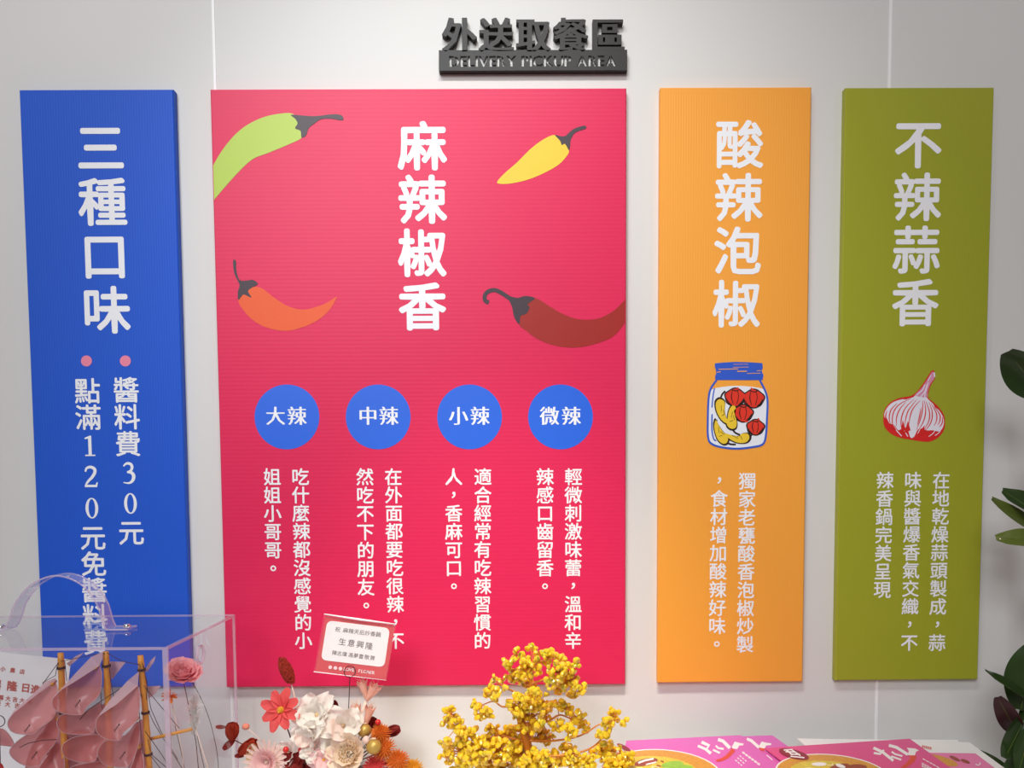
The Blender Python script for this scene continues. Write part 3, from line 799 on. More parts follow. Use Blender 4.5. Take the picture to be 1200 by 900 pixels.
# middle flyer lying over both piles
zB = FZ + .0022
tB, pB = sheet_thing('flyer', [(896, 876.6), (1066, 865.6), (1117, 902), (930, 902)], zB, MT['magenta'], 'pink flyer with a maroon badge lying across both paper piles', 'flyer', GA)
BR_B = [ribbon2([(545, 183), (640, 228), (745, 312)], 28), ribbon2([(548, 235), (610, 245), (650, 205)], 22), ribbon2([(728, 222), (760, 245), (835, 266)], 18), ribbon2([(722, 268), (825, 303)], 18), ribbon2([(700, 158), (775, 178), (890, 250)], 30)]
prints([crop(p, *f3) for p in BR_B] + [crop([(880, 182), (930, 186), (965, 190), (1003, 208), (970, 224), (962, 262), (890, 255), (900, 215)], *f3)], zB + .0003, 'brush_characters', MT['fwhite'], tB)
prints([crop(ribbon2(smoothed([(820, 386), (880, 355), (935, 300), (940, 258)], 4, False), [3, 20, 26, 30, 34, 40, 46, 52, 58, 62, 66, 70, 74][:13]), *f3)], zB + .0004, 'chili_picture', MT['fchili'], tB)
prints(lines2([crop([(1040 + 34 * i, 292 + 19 * i), (1068 + 34 * i, 307 + 19 * i)], *f3) for i in range(5)] + [crop([(1030 + 26 * i, 335 + 14 * i + 16 * j), (1052 + 26 * i, 346 + 14 * i + 16 * j)], *f3) for i in range(5) for j in range(3)], 1.0), zB + .0003, 'small_writing', MT['fwhite'], tB)
prints([ellipse(976, 908, 68, 24, rot=.10)], zB + .0003, 'bowl_rim', MT['fwhite'], tB)
prints([ellipse(976, 908, 66, 23, rot=.10)], zB + .0005, 'bowl_picture', MT['fbowl'], tB)
prints([ellipse(974, 906, 48, 14, rot=.1)], zB + .0007, 'noodle_picture', MT['ffood'], tB)
food(974, 906, 46, 12.5, zB + .0008, tB, 2)
prints([ellipse(984, 900, 13, 5, rot=-.2), ellipse(1004, 899, 12, 3.5)], zB + .00115, 'meat_picture', MT['fmeat'], tB)
prints([ellipse(960, 895.5, 9, 2.2), ellipse(985, 897.5, 6, 2, rot=.3)], zB + .00125, 'dumpling_picture', MT['fwhite'], tB)
bd = prints([crop(ellipse(775, 245, 155, 44, rot=.26), *f2)], zB + .0013, 'round_badge', MT['fmaroon'], tB)
prints(lines2([crop([(672, 205), (760, 200)], *f2), crop([(690, 222), (790, 225)], *f2), crop([(740, 245), (835, 250)], *f2), crop([(740, 268), (880, 282)], *f2), crop([(700, 205), (760, 255)], *f2), crop([(745, 198), (840, 262)], *f2)], 1.5), zB + .0016, 'badge_writing', MT['fwhite'], bd)


# ------------------------------------------------------------------ acrylic display box
BXR = P(196, 757, -.4).x; BXL = BXR - .51; BY0, BY1 = -.4, -.1; BZ = PZ(100, 758.5, 0).z if False else (P(196, 758.5, BY0).z)
TH = .004
bx = thing('display_case', ((BXL + BXR) / 2, (BY0 + BY1) / 2, TZ), 'clear acrylic display case with an arched carry handle at the left of the counter', 'display case')
for nm, a, b in (('front_panel', (BXL, BY0, TZ), (BXR - TH, BY0 + TH, BZ - TH)), ('back_panel', (BXL, BY1 - TH, TZ), (BXR - TH, BY1, BZ - TH)),
                 ('side_panel', (BXR - TH, BY0, TZ), (BXR, BY1, BZ - TH)), ('side_panel', (BXL - TH, BY0, TZ), (BXL, BY1, BZ - TH)), ('top_panel', (BXL - TH, BY0, BZ - TH), (BXR, BY1, BZ))):
    MB().box(a, b).build(nm, MT['acrylic'], bx)
e = .0022
for a, b in (((BXR - TH - .004, BY0 - .0006, TZ), (BXR + .0006, BY0 + .003, BZ)), ((BXR - .004, BY1 - .003, TZ), (BXR + .0006, BY1 + .0006, BZ)),
             ((BXL - TH, BY0 - .0006, BZ - TH), (BXR - TH - .004, BY0 + .001, BZ + .0004)), ((BXL - TH, BY1 - .001, BZ - .003), (BXR - .004, BY1 + .0006, BZ + .0004)),
             ((BXR - .0035, BY0 + .003, BZ - TH), (BXR + .0006, BY1 - .003, BZ + .0005))):
    MB().box(a, b).build('edge_highlight', MT['acedge'], bx)  # strips laid over the sheet edges, their pale colour a painted highlight
q = P(243, 762, -.25); hy = -.28
rg = MB(); hz = P(243, 763, -.25).z
rg.tube([(BXR + .003, hy - .25 * 0 + .015 * math.cos(a), hz + .015 * math.sin(a)) for a in [2 * math.pi * i / 24 for i in range(25)]], .0028, 6, False)
rg.build('finger_hole_rim', MT['acedge'], bx, smooth=True)
# handle: bent strip across the lid
hyc = -.25; hw = .017
hp = [P(x, y, hyc) for x, y in smoothed([(-14, 741), (8, 740), (18, 728), (26, 706), (44, 685), (72, 674.5), (100, 684), (118, 706), (126, 730), (134, 740), (155, 741)], 6, False)]
hp = [Vector((p.x, 0, max(p.z, BZ + .0015))) for p in hp]
nr = []
for i in range(len(hp)):
    tt = (hp[min(i + 1, len(hp) - 1)] - hp[max(0, i - 1)]).normalized(); nr.append(Vector((-tt.z, 0, tt.x)))
hth = .0035; prof = []
mb = MB(); N = len(hp)
for i in range(N):
    for sy, so in ((-1, 0), (1, 0), (1, 1), (-1, 1)):
        p = hp[i] + nr[i] * hth * so; mb.v.append(Vector((p.x, hyc + sy * hw, p.z)))
mb.f = [(i * 4 + k, i * 4 + (k + 1) % 4, i * 4 + 4 + (k + 1) % 4, i * 4 + 4 + k) for i in range(N - 1) for k in range(4)] + [(3, 2, 1, 0), (N * 4 - 4, N * 4 - 3, N * 4 - 2, N * 4 - 1)]
hd = mb.build('carry_handle', MT['handle'], bx, fixn=True)
for sy in (-1, 1):
    MB().tube([(p + n_ * hth * .5) + Vector((0, hyc + sy * hw, 0)) for p, n_ in zip(hp, nr)], .0013, 6).build('handle_edge', MT['acedge'], hd, smooth=True)
for px in (2, 149):
    q = P(px, 739, hyc); c = Vector((q.x, hyc, BZ + .005))
    m2 = MB().lathe(c, [(.0001, .006), (.004, .0055), (.006, .003), (.006, 0), (.003, -.001)], 16); m2.build('screw', MT['chrome'], hd, smooth=True)

# ------------------------------------------------------------------ bamboo sailing ship inside the case
SY = -.27
def S(px, py, dy=0): return P(px, py, SY + dy)
hull_c = S(118, 965)
sh = thing('model_ship', (hull_c.x, SY, TZ), 'bamboo model sailing ship with translucent pink sails inside the clear case', 'model ship')
mb = MB()
hz0, hz1 = TZ + .0, TZ + .05
def hullp(u, v):
    x = hull_c.x - .13 + .27 * u; w = .045 * math.sin(math.pi * min(1, max(0, .06 + u * .9))) ** .6
    a = math.pi * v; return Vector((x, SY - w * math.cos(a), hz1 - (.05 * math.sin(a)) * (1 - .3 * abs(2 * u - 1) ** 3) + .02 * (2 * u - 1) ** 2))
mb.grid(hullp, 18, 8); mb.poly([hullp(i / 18, 0) for i in range(19)] + [hullp(1 - i / 18, 1) for i in range(19)])
mb.build('hull', MT['hull'], sh, fixn=True)


def mast(pts):
    pp = [S(*p) for p in pts]; bot = Vector((pp[-1].x, SY, TZ + .045)); pp.append(bot)
    line = []
    for i in range(len(pp) - 1):
        for k in range(8): line.append(pp[i].lerp(pp[i + 1], k / 8))
    line.append(bot); r = [.0052 + (.0007 if i % 6 == 5 else 0) for i in range(len(line))]; r[0] = .0046
    o = MB().tube(line, r, 12).build('mast', MT['bamboo'], sh, smooth=True)
    for i in range(2, len(line) - 3, 6):
        mbr = MB()
        mbr.tube([line[i] + Vector((.0064 * math.cos(a), .0064 * math.sin(a), .0007 * a / 3.14 - .002 + .0006 * math.sin(a))) for a in [2 * math.pi * k / 12 for k in range(37)]], .0008, 5, False)
        mbr.build('mast_lashing', MT['rope'], o)
    return line


mL = mast([(71, 765), (74, 835)]); mC = mast([(124, 763.5), (127, 830)]); mR = mast([(164.5, 768), (170.5, 835), (175, 900)])
MB().tube([S(176, 866, .01), S(225, 854.5, .01)], .0030, 8).build('bowsprit', MT['bamboo'], sh, smooth=True)
K = (0, 750, 6)


def sail(face, tip, flap, dy=0, word=True, depth=.05):
    """billowing plastic sail: face outline (crop px), tip nearest the viewer, pale outer flap"""
    f = crop(smoothed(face, 3), *K); tx, ty = tip[0] / 6, 750 + tip[1] / 6
    far = max(math.hypot(x - tx, y - ty) for x, y in f)
    def dep(x, y): return dy - .004 - depth * max(0, 1 - math.hypot(x - tx, y - ty) / far)
    cx, cy = sum(p[0] for p in f) / len(f), sum(p[1] for p in f) / len(f); n = len(f)
    mb = MB(); rings = []
    for s_, bul in ((1, 0), (.72, .008), (.42, .013), (.14, .015)):
        rings += [S(cx + (x - cx) * s_, cy + (y - cy) * s_, dep(cx + (x - cx) * s_, cy + (y - cy) * s_) + bul) for x, y in f]
    vs = rings + [S(cx, cy, dep(cx, cy) + .0155)]
    fs = [(j * n + i, j * n + (i + 1) % n, (j + 1) * n + (i + 1) % n, (j + 1) * n + i) for j in range(3) for i in range(n)] + [(3 * n + i, 3 * n + (i + 1) % n, 4 * n) for i in range(n)]
    mb.add(vs, fs); o = mb.build('sail', PM['sail'], sh, smooth=True)
    rim = MB().tube([S(x, y, dep(x, y)) for x, y in f + f[:1]], .0007, 5, False); rim.build('sail_rim', PM['sailp'], o, smooth=True)
    if flap:
        g = crop(flap, *K); MB().poly([S(x, y, dep(x, y) - .002) for x, y in g], (0, -.0007, 0)).build('sail_back', PM['sailp'], o)
    if word:
        wx, wy = word; mbw = MB(); c0 = S(wx / 6, 750 + wy / 6, dep(wx / 6, 750 + wy / 6) - .001)
        for i, ch in enumerate('love'): put(mbw, ch, c0 + Vector((.0026 * (i - 1.5), 0, .0035 * (i - 1.5))), (.0052, 0, .0070), (-.0018, 0, .0058), e=0, dx=.05)
        mbw.build('sail_writing', MT['rope'], o)


sail([(390, 285), (250, 390), (100, 510), (55, 580), (75, 635), (130, 660), (230, 660), (290, 610), (390, 520)], (60, 620), [(392, 268), (320, 295), (215, 395), (95, 500), (52, 575), (100, 512), (250, 392), (390, 290)], 0, (190, 620))
sail([(700, 180), (560, 270), (430, 350), (370, 420), (380, 480), (440, 515), (570, 525), (610, 470), (705, 370)], (375, 450), [(722, 82), (640, 120), (540, 225), (425, 350), (372, 415), (430, 352), (560, 272), (700, 182), (722, 130)], -.005, (545, 445))
sail([(970, 320), (820, 450), (690, 540), (675, 620), (700, 670), (760, 700), (840, 705), (870, 650), (970, 545)], (680, 640), [(976, 222), (900, 285), (775, 420), (690, 538), (820, 452), (970, 322)], -.008, (820, 615))
sail([(700, 440), (600, 505), (440, 525), (400, 580), (420, 630), (480, 660), (640, 660), (670, 610), (705, 520)], (410, 600), None, .004, None)
sail([(740, 690), (660, 665), (520, 685), (440, 740), (450, 810), (520, 850), (650, 860), (690, 800)], (445, 780), None, .002, None)
sail([(970, 575), (880, 670), (740, 710), (690, 770), (690, 820), (740, 880), (850, 895), (910, 880), (975, 730)], (690, 800), None, .002, (860, 810))
sail([(400, 540), (280, 620), (150, 690), (70, 770), (90, 830), (170, 880), (270, 885), (300, 830), (405, 690)], (75, 800), None, .004, (240, 810))
sail([(405, 720), (330, 820), (280, 890), (260, 960), (330, 990), (440, 960), (450, 830)], (280, 960), None, .008, None)
sail([(980, 740), (930, 870), (900, 930), (930, 990), (1000, 960), (1010, 850)], (910, 960), None, .006, None)
sail([(740, 860), (620, 865), (500, 895), (490, 960), (600, 990), (730, 960)], (495, 940), None, .006, None)
sail([(-60, 640), (20, 625), (80, 690), (95, 745), (20, 740), (-60, 730)], (-40, 700), None, .012, None)
for face in ([(420, 500), (330, 600), (300, 720), (380, 900), (460, 940), (500, 800), (470, 620)], [(740, 440), (680, 540), (660, 700), (700, 900), (780, 940), (800, 700), (780, 520)],
             [(1000, 560), (940, 640), (900, 780), (920, 960), (1010, 960), (1030, 760)], [(520, 640), (430, 760), (440, 940), (640, 960), (720, 800), (660, 660)], [(330, 640), (220, 760), (180, 960), (330, 990), (420, 800)]):
    sail(face, (face[2][0], face[2][1] + 60), None, .034, None, .03)  # extra rear sails, added so the gaps between the front sails look dark
for tipf in ([(770, 150), (885, 155), (790, 275), (772, 270)], [(1015, 215), (1060, 145), (1095, 112), (1085, 150), (1035, 225)], [(1040, 325), (1132, 322), (1095, 375), (1050, 410)], [(470, 165), (530, 115), (592, 85), (540, 140), (490, 185)]):
    MB().poly([S(x, y, .02) for x, y in crop(tipf, *K)], (0, -.0008, 0)).build('sail_corner', PM['sailp'], sh)
for (a, b) in ((380, 300), (685, 185), (945, 335), (962, 555), (390, 522), (685, 380), (985, 745), (412, 545)):
    x, y = a / 6, 750 + b / 6; MB().tube([S(x - 2.4, y + 2.2, -.012), S(x + 1.5, y - 1.5, .012)], .0030, 8).build('yard', MT['bamboo'], sh, smooth=True)
rp = lambda pts, r=.0006: MB().tube([S(x / 6, 750 + y / 6, d) for x, y, d in pts], r, 5).build('rigging', MT['rope'], sh, smooth=True)
for pts in ([(430, 150, -.006), (600, 115, 0), (735, 90, -.006)], [(750, 90, -.006), (860, 150, 0), (985, 175, -.006)], [(410, 160, -.006), (300, 310, -.01)], [(405, 160, -.006), (390, 250, -.01), (300, 300, -.01)], [(455, 150, -.006), (470, 290, -.007)],
            [(985, 180, -.008), (970, 400, -.008), (990, 640, -.008), (1010, 860, -.008)], [(1010, 180, -.007), (1060, 480, .004), (1130, 640, .01), (1250, 840, .02)], [(1010, 320, -.007), (1100, 430, .006), (1260, 620, .02)], [(985, 370, -.007), (1080, 580, .006), (1190, 760, .012), (1300, 930, .02)], [(1020, 640, -.007), (1120, 780, .006), (1230, 950, .02)], [(1050, 800, -.007), (1150, 930, .006)],
            [(720, 150, -.008), (705, 300, -.008), (715, 480, -.008)], [(765, 150, -.008), (780, 300, -.008), (800, 400, -.008)], [(1000, 160, -.008), (1035, 300, -.008), (1030, 420, -.008)], [(1040, 700, -.008), (1060, 800, 0), (1290, 1000, .02)]): rp(pts)
rp([(400, 700, -.05), (300, 705, -.055), (200, 725, -.055), (140, 755, -.05)], .0007); rp([(840, 345, -.01), (740, 410, -.02), (620, 490, -.03), (560, 560, -.03)], .0007)

# paper card standing at the back of the case
PY = -.15
pc = [P(x, y, PY) for x, y in ((-62, 758), (83, 773), (63, 956), (-82, 941))]
pc = [Vector((p.x, PY, max(p.z, TZ + .0005))) for p in pc]
cdp = thing('greeting_sheet', ((pc[2].x + pc[3].x) / 2, PY, TZ), 'white paper sheet with red writing standing behind the model ship', 'greeting card')
MB().poly(pc, (0, .0012, 0)).build('paper', MT['paper'], cdp, fixn=True)
ux = (pc[1] - pc[0]).normalized(); uz = (pc[0] - pc[3]).normalized()
for txt, a, b, em, k in (('麻辣天后小農店', (-42, 778), (26, 787), 6.2, .036), ('生意興隆', (-42, 798), (14, 804), 12.5, .05), ('日進', (30, 806), (41.5, 808), 11.5, .05), ('恭賀新張開幕大吉大利', (-40, 812), (34, 822), 6.6, .036), ('敬賀開張大吉', (-36, 819), (20, 827), 6.6, .036)):
    mb = MB(); s_ = em * pxm(PY)
    for i, ch in enumerate(txt):
        t_ = i / max(1, len(txt) - 1); o_ = P(a[0] + (b[0] - a[0]) * t_, a[1] + (b[1] - a[1]) * t_, PY - .0006); put(mb, ch, o_, ux * s_, uz * s_, e=.0, dx=k * .6)
    mb.build('writing', MT['redink'], cdp)
rp_c = P(-1, 845, -.33)
wr = thing('wire_ring', (rp_c.x, -.33, TZ), 'dark wire ring clip standing in front of the white paper sheet', 'card holder')
MB().tube([rp_c + Vector((.0095 * math.cos(a), 0, .0095 * math.sin(a))) for a in [2 * math.pi * i / 24 for i in range(25)]] , .0008, 6, False).build('ring', MT['wire'], wr, smooth=True)
MB().tube([rp_c + Vector((0, 0, -.0095)), Vector((rp_c.x - .004, -.33, TZ))], .0008, 6).build('stalk', MT['wire'], wr)
q = P(-8, 900, -.37)
mb = MB().ball((q.x, -.37, TZ + .088), (.030, .018, .088), 16, 12, wob=.05); o = mb.build('red_pouch', PM['redcloth'], None, smooth=True)
tag(o, 'red cloth pouch at the bottom left corner inside the case', 'pouch')


# ------------------------------------------------------------------ flowers
def petal(mb, base, d, n, L, w, curl=.2, cup=.2, ruf=0, pr=None, nu=6, nv=7, point=.5, ph=0):
    """petal from base along d, upper side n; curl bends it towards n"""
    base, d, n = Vector(base), Vector(d).normalized(), Vector(n); n = (n - d * n.dot(d)).normalized(); s = d.cross(n)
    def fn(u, v):
        k = u - .5; wd = w * (math.sin(math.pi * (v * .86 + .07)) ** point if point else 1)
        off = curl * L * v * v + cup * w * 4 * k * k * math.sin(math.pi * min(1, v + .15)) + ruf * L * math.sin(7 * v + 9 * k + ph) * v
        return base + d * (L * (v - .18 * abs(curl) * v * v)) + s * (k * wd) + n * off
    mb.grid(fn, nu, nv); return mb


def frame_axes(n):
    n = Vector(n).normalized(); a = n.cross(Vector((0, 0, 1)))
    if a.length < .1: a = Vector((1, 0, 0))
    a.normalize(); return n, a, a.cross(n)


BY = -.13
def Bq(px, py, dy=0): return P(px, py, BY + dy)
PX = pxm(BY)                                       # metres per pixel at the bouquet
potc = Bq(372, 960); FT = TZ + .07
fp = thing('flower_pot', (potc.x, BY, TZ), 'low white pot that holds the dried flowers', 'pot')
MB().lathe((potc.x, BY, TZ), [(.055, 0), (.062, .02), (.068, .066), (.064, .068), (.060, .060)], 28).build('bowl', MT['pot'], fp, smooth=True)
MB().lathe((potc.x, BY, TZ), [(.058, .05), (.058, .068), (.02, .074)], 24).build('floral_foam', MT['soil'], fp)


def stalk(root, top, m, r=.0011, bend=.01, into=None):
    top = Vector(top); b = into or Vector((potc.x + max(-.05, min(.05, (top.x - potc.x) * .4)), BY + random.uniform(-.015, .015), FT - .004))
    mid = top.lerp(b, .5) + Vector((bend, .004, 0))
    MB().tube([top, top.lerp(mid, .5) + Vector((bend * .2, 0, 0)), mid, mid.lerp(b, .5), b], r, 6).build('stem', m, root, smooth=True)


GF = 'dried flowers in the white pot'
def flower(name, c, label, cat='flower', group=GF):
    return thing(name, c, label, cat, group)


# foxtail spike
c = Bq(335, 785); t = flower('foxtail_spike', c, 'rust red foxtail spike, the tallest of the dried flowers left of the card')
mb = MB(); a0, a1 = Bq(341, 800), Bq(330, 771)
for i in range(520):
    v = random.random(); th = random.uniform(0, 2 * math.pi); r = 7.5 * PX * math.sin(math.pi * (.12 + .80 * v)) ** .7
    p = a0.lerp(a1, v) + Vector((r * math.cos(th), r * math.sin(th), 0)); mb.ball(p, (.0011, .0011, .0024), 5, 4)
mb.tube([a0, a0.lerp(a1, .3), a0.lerp(a1, .7), a1], [.004, .0105, .0095, .003], 10)
mb.build('spike', PM['spike'], t); stalk(t, a0, PM['stemd'] if False else PM['stemp'], .0012, .004)

# coral cosmos daisy
c = Bq(330, 832, -.02); n, ax, up = frame_axes((-.25, -1, .35)); t = flower('cosmos_flower', c, 'coral pink daisy-like flower with a yellow centre left of the white blossoms')
for i in range(8):
    a = 2 * math.pi * i / 8 + .25; d = ax * math.cos(a) + up * math.sin(a); mb = MB()
    petal(mb, c + d * .004, d + n * .25, n, 25 * PX * (1 - .1 * (i % 2)), 13 * PX, -.1, .25, .02, point=.6, ph=i); mb.build('petal', PM['coral'], t, smooth=True)
mb = MB().ball(c + n * .003, (.0065, .0045, .0065), 10, 8, wob=.06)
for i in range(30): a = random.uniform(0, 6.28); r = random.uniform(0, .006); mb.ball(c + n * .007 + ax * r * math.cos(a) + up * r * math.sin(a), .0011, 5, 4)
mb.build('flower_centre', PM['yellow'], t); stalk(t, c, PM['stemd'], .0014, -.004)


def bud(name, px, py, w, h, ang, m, label, leaves=(), dy=0, mstem='stemd'):
    c = Bq(px, py, dy); t = flower(name, c, label)
    ca, sa = math.cos(ang), math.sin(ang); d = Vector((sa, 0, ca))
    for k in range(5):
        a = 2 * math.pi * k / 5; r = Vector((ca * math.cos(a), math.sin(a), -sa * math.cos(a))); mb = MB()
        petal(mb, c - d * h * PX * .5 + r * w * PX * .10, d + r * .55, -r, h * PX * 1.05, w * PX * .85, .42, .25, .01, ph=k); mb.build('petal', m, t, smooth=True)
    for (lx, ly, lw, la) in leaves:
        b = Bq(lx, ly, dy); mb = MB(); petal(mb, b, (math.sin(la), -.1, math.cos(la)), (.2, -1, .2), lw * PX, lw * PX * .45, .05, .3); mb.build('leaf', PM['maroon'], t, smooth=True)
        MB().tube([c, b], .0007, 5).build('leaf_stalk', PM['stemd'], t)
    stalk(t, c - d * h * PX * .4, PM[mstem], .0011, -.003)


bud('rust_bud', 272, 858, 19, 20, .05, PM['rust'], 'rust red heart-shaped bud, furthest left of the dried flowers', ((264, 852, 11, -1.5), (275, 866, 18, -2.3)))
bud('rust_bud', 290, 877, 22, 24, 1.0, PM['rust'], 'rust red bud lying just left of the pink chrysanthemum', ((288, 884, 13, -1.7),))
bud('rust_bud', 354, 857, 18, 20, .6, PM['rust'], 'dark rust bud tucked left under the big white blossom', (), .01)
bud('rust_leaf', 326, 884, 22, 22, .9, PM['maroon'], 'dull maroon leaf bud behind the pink chrysanthemum', (), .02)
bud('maroon_leaf', 393, 829, 9, 15, -.3, PM['maroon'], 'dark red leaf peeping over the top of the white blossom', (), .02)
bud('maroon_leaf', 456, 858, 15, 24, 1.25, PM['maroon'], 'dark red leaf pointing right behind the gold pods', (), .02)
bud('maroon_leaf', 434, 851, 14, 20, .4, PM['maroon'], 'dark red leaf between the peach tube flowers and the gold pods', (), .02)
bud('maroon_leaf', 398, 868, 12, 24, .3, PM['maroon'], 'dark red leaf between the white blossom and the cream wood flower', (), .015)
# ball on white stalk
c = Bq(288, 851.5); t = flower('ball_flower', c, 'small coral ball on a thin white stalk'); MB().ball(c, (4.6 * PX, 4 * PX, 3.8 * PX), 12, 9, wob=.03).build('ball', PM['ball'], t, smooth=True)
stalk(t, c, PM['stemp'], .0009, 0, Bq(318, 886, .005) + Vector((.03, 0, -.02)))
# beige seed disc
c = Bq(297, 886, -.01); t = flower('seed_disc', c, 'flat beige seed disc left of the pink chrysanthemum')
mb = MB(); mb.sheet(lambda u, v: c + Vector(((13 * PX * v) * math.cos(2 * math.pi * u) * .62, -.004 * v * v, 16 * PX * v * math.sin(2 * math.pi * u))), 20, 4, .0008, (0, 1, 0)); mb.build('disc', PM['beige'], t, smooth=True); stalk(t, c, PM['stemp'], .0009)
# pink chrysanthemum
c = Bq(313, 893, -.03); t = flower('chrysanthemum', c, 'pale pink chrysanthemum with thin petals at the lower left'); n, ax, up = frame_axes((-.1, -1, .25))
for lay in range(3):
    mb = MB()
    for i in range(22):
        a = 2 * math.pi * (i + lay * .37) / 22; d = ax * math.cos(a) + up * math.sin(a)
        petal(mb, c + d * .003, d + n * (.15 + .55 * lay), n, (26 - 6 * lay) * PX, 4.5 * PX, .12, .3, nu=2, nv=5)
    mb.build('petal_ring', PM['pink' if lay else 'blush'], t, smooth=True)
MB().ball(c + n * .004, .004, 8, 6).build('flower_centre', PM['cream'], t); stalk(t, c, PM['stemd'])


def ruffled(name, px, py, R, m, label, nrm=(-.15, -1, .3), npet=9, dy=0, seed=1, m2=None, lift=.5, ruf=.09):
    c = Bq(px, py, dy); t = flower(name, c, label); n, ax, up = frame_axes(nrm); rnd = random.Random(seed)
    for i in range(npet):
        lay = i / npet; a = i * 2.4 + rnd.uniform(-.2, .2); d = ax * math.cos(a) + up * math.sin(a); mb = MB()
        petal(mb, c + d * R * PX * .05 + n * .003 * lay, d + n * (.25 + lift * 1.4 * lay), n, R * PX * (1.05 - .35 * lay) * rnd.uniform(.9, 1.1), R * PX * rnd.uniform(.85, 1.1), rnd.uniform(-.25, .25), rnd.uniform(.05, .4), ruf, nu=10, nv=10, point=.42, ph=rnd.uniform(0, 6))
        mb.build('petal', (m2 if m2 and i % 3 == 2 else m), t, smooth=True)
    MB().ball(c + n * .003, R * PX * .10, 8, 6, wob=.1).build('flower_centre', PM['beige' if m is PM['white'] else 'maroon' if m is PM['maroon'] else 'yellow'], t); stalk(t, c, PM['stemd'])


ruffled('white_blossom', 372, 838, 27, PM['white'], 'topmost white ruffled blossom under the gift card', (-.3, -1, .4), 8, -.02, 3, lift=.6)
ruffled('white_blossom', 366, 862, 22, PM['white'], 'white blossom with a blush petal at the left of the white cluster', (-.5, -1, .1), 7, -.035, 5, PM['blush'])
ruffled('white_blossom', 402, 850, 26, PM['white'], 'white blossom with folded petals at the right of the white cluster', (.3, -1, .3), 7, -.025, 8, PM['blush'])
ruffled('white_blossom', 391, 872, 20, PM['white'], 'white blossom lowest in the middle of the white cluster', (0, -1, 0), 6, -.035, 11)
ruffled('white_blossom', 338, 884, 18, PM['white'], 'small white blossom between the pink chrysanthemum and red berries', (-.2, -1, .5), 6, -.02, 13, PM['pink'])
ruffled('pink_blossom', 380, 890, 17, PM['pink'], 'soft pink hydrangea blossom below the white cluster', (0, -1, .2), 6, -.045, 17)
ruffled('pink_blossom', 365, 884, 12, PM['white'], 'small cream hydrangea blossom left of the pink one', (-.1, -1, .2), 5, -.045, 19)
ruffled('maroon_blossom', 346, 893, 16, PM['maroon'], 'dark red hydrangea blossom below the white cluster', (-.1, -1, .3), 7, -.03, 23)
ruffled('maroon_blossom', 372, 903, 16, PM['maroon'], 'dark red hydrangea blossom at the bottom edge of the bouquet', (0, -1, .3), 7, -.03, 29)
ruffled('maroon_blossom', 392, 905, 14, PM['maroon'], 'dark red hydrangea blossom under the cream wood flower', (0, -1, .3), 6, -.02, 31)
# cream wood flower
c = Bq(408, 884, -.05); t = flower('wood_flower', c, 'cream wooden flower with a golden seed centre'); n, ax, up = frame_axes((-.25, -1, .45))
for i in range(16):
    lay = i // 8; a = 2 * math.pi * (i + .5 * lay) / 8; d = ax * math.cos(a) + up * math.sin(a); mb = MB()
    petal(mb, c + d * 14 * PX * (.9 - .25 * lay) * .5 - n * .006, d + n * (.35 + .5 * lay), n, (22 - 5 * lay) * PX, 18 * PX, .35, .3, .02, point=.4, ph=i); mb.build('petal', PM['cream'], t, smooth=True)
mb = MB(); mbs = MB()
for i in range(150):
    r = 15 * PX * math.sqrt(i / 150); a = i * 2.39996; p = c + ax * r * math.cos(a) + up * r * math.sin(a) + n * (.006 + .004 * (1 - (i / 150)))
    (mb if i % 2 else mbs).ball(p, (.0013, .0018, .0013), 5, 4)
mb.build('seed_head', PM['seed'], t); mbs.build('seed_head', PM['cream'], t); stalk(t, c, PM['stemd'])
# peach tube flowers
def tube_flower(px, py, tipx, tipy, w, label, nst=6):
    b, tp = Bq(px, py, -.01), Bq(tipx, tipy, -.01); t = flower('tube_flower', b, label); d = (tp - b); L = d.length; d.normalize()
    _, ax, up = frame_axes(d); mb = MB()
    def fn(u, v):
        a = 2 * math.pi * u; r = w * PX * (.12 + .38 * v + .12 * max(0, v - .8) * 5 * (.5 + .5 * math.cos(6 * a))); return b + d * (L * v * (1 + .08 * math.cos(6 * a) * v)) + ax * r * math.cos(a) + up * r * math.sin(a)
    mb.grid(fn, 24, 8); mb.build('corolla', PM['tube'], t, smooth=True)
    mb = MB()
    for k in range(nst):
        a = 2 * math.pi * k / nst; e_ = tp + d * L * .28 + (ax * math.cos(a) + up * math.sin(a)) * w * PX * .55
        mb.tube([b + d * L * .3, tp, e_], [.0008, .0007, .0003], 5)
    mb.build('stamen', PM['cream'], t); stalk(t, b, PM['stemp'], .0012, .002)


tube_flower(429, 819, 424, 799, 12, 'peach tube flower standing upright right below the card', 4)
tube_flower(430, 821, 440, 804, 14, 'peach tube flower leaning right below the card', 4)
tube_flower(421, 852, 417, 827, 11, 'peach tube flower with long stamens, left of its lower pair', 7)
tube_flower(428, 852, 434, 829, 12, 'peach tube flower with long stamens, right of its lower pair', 7)
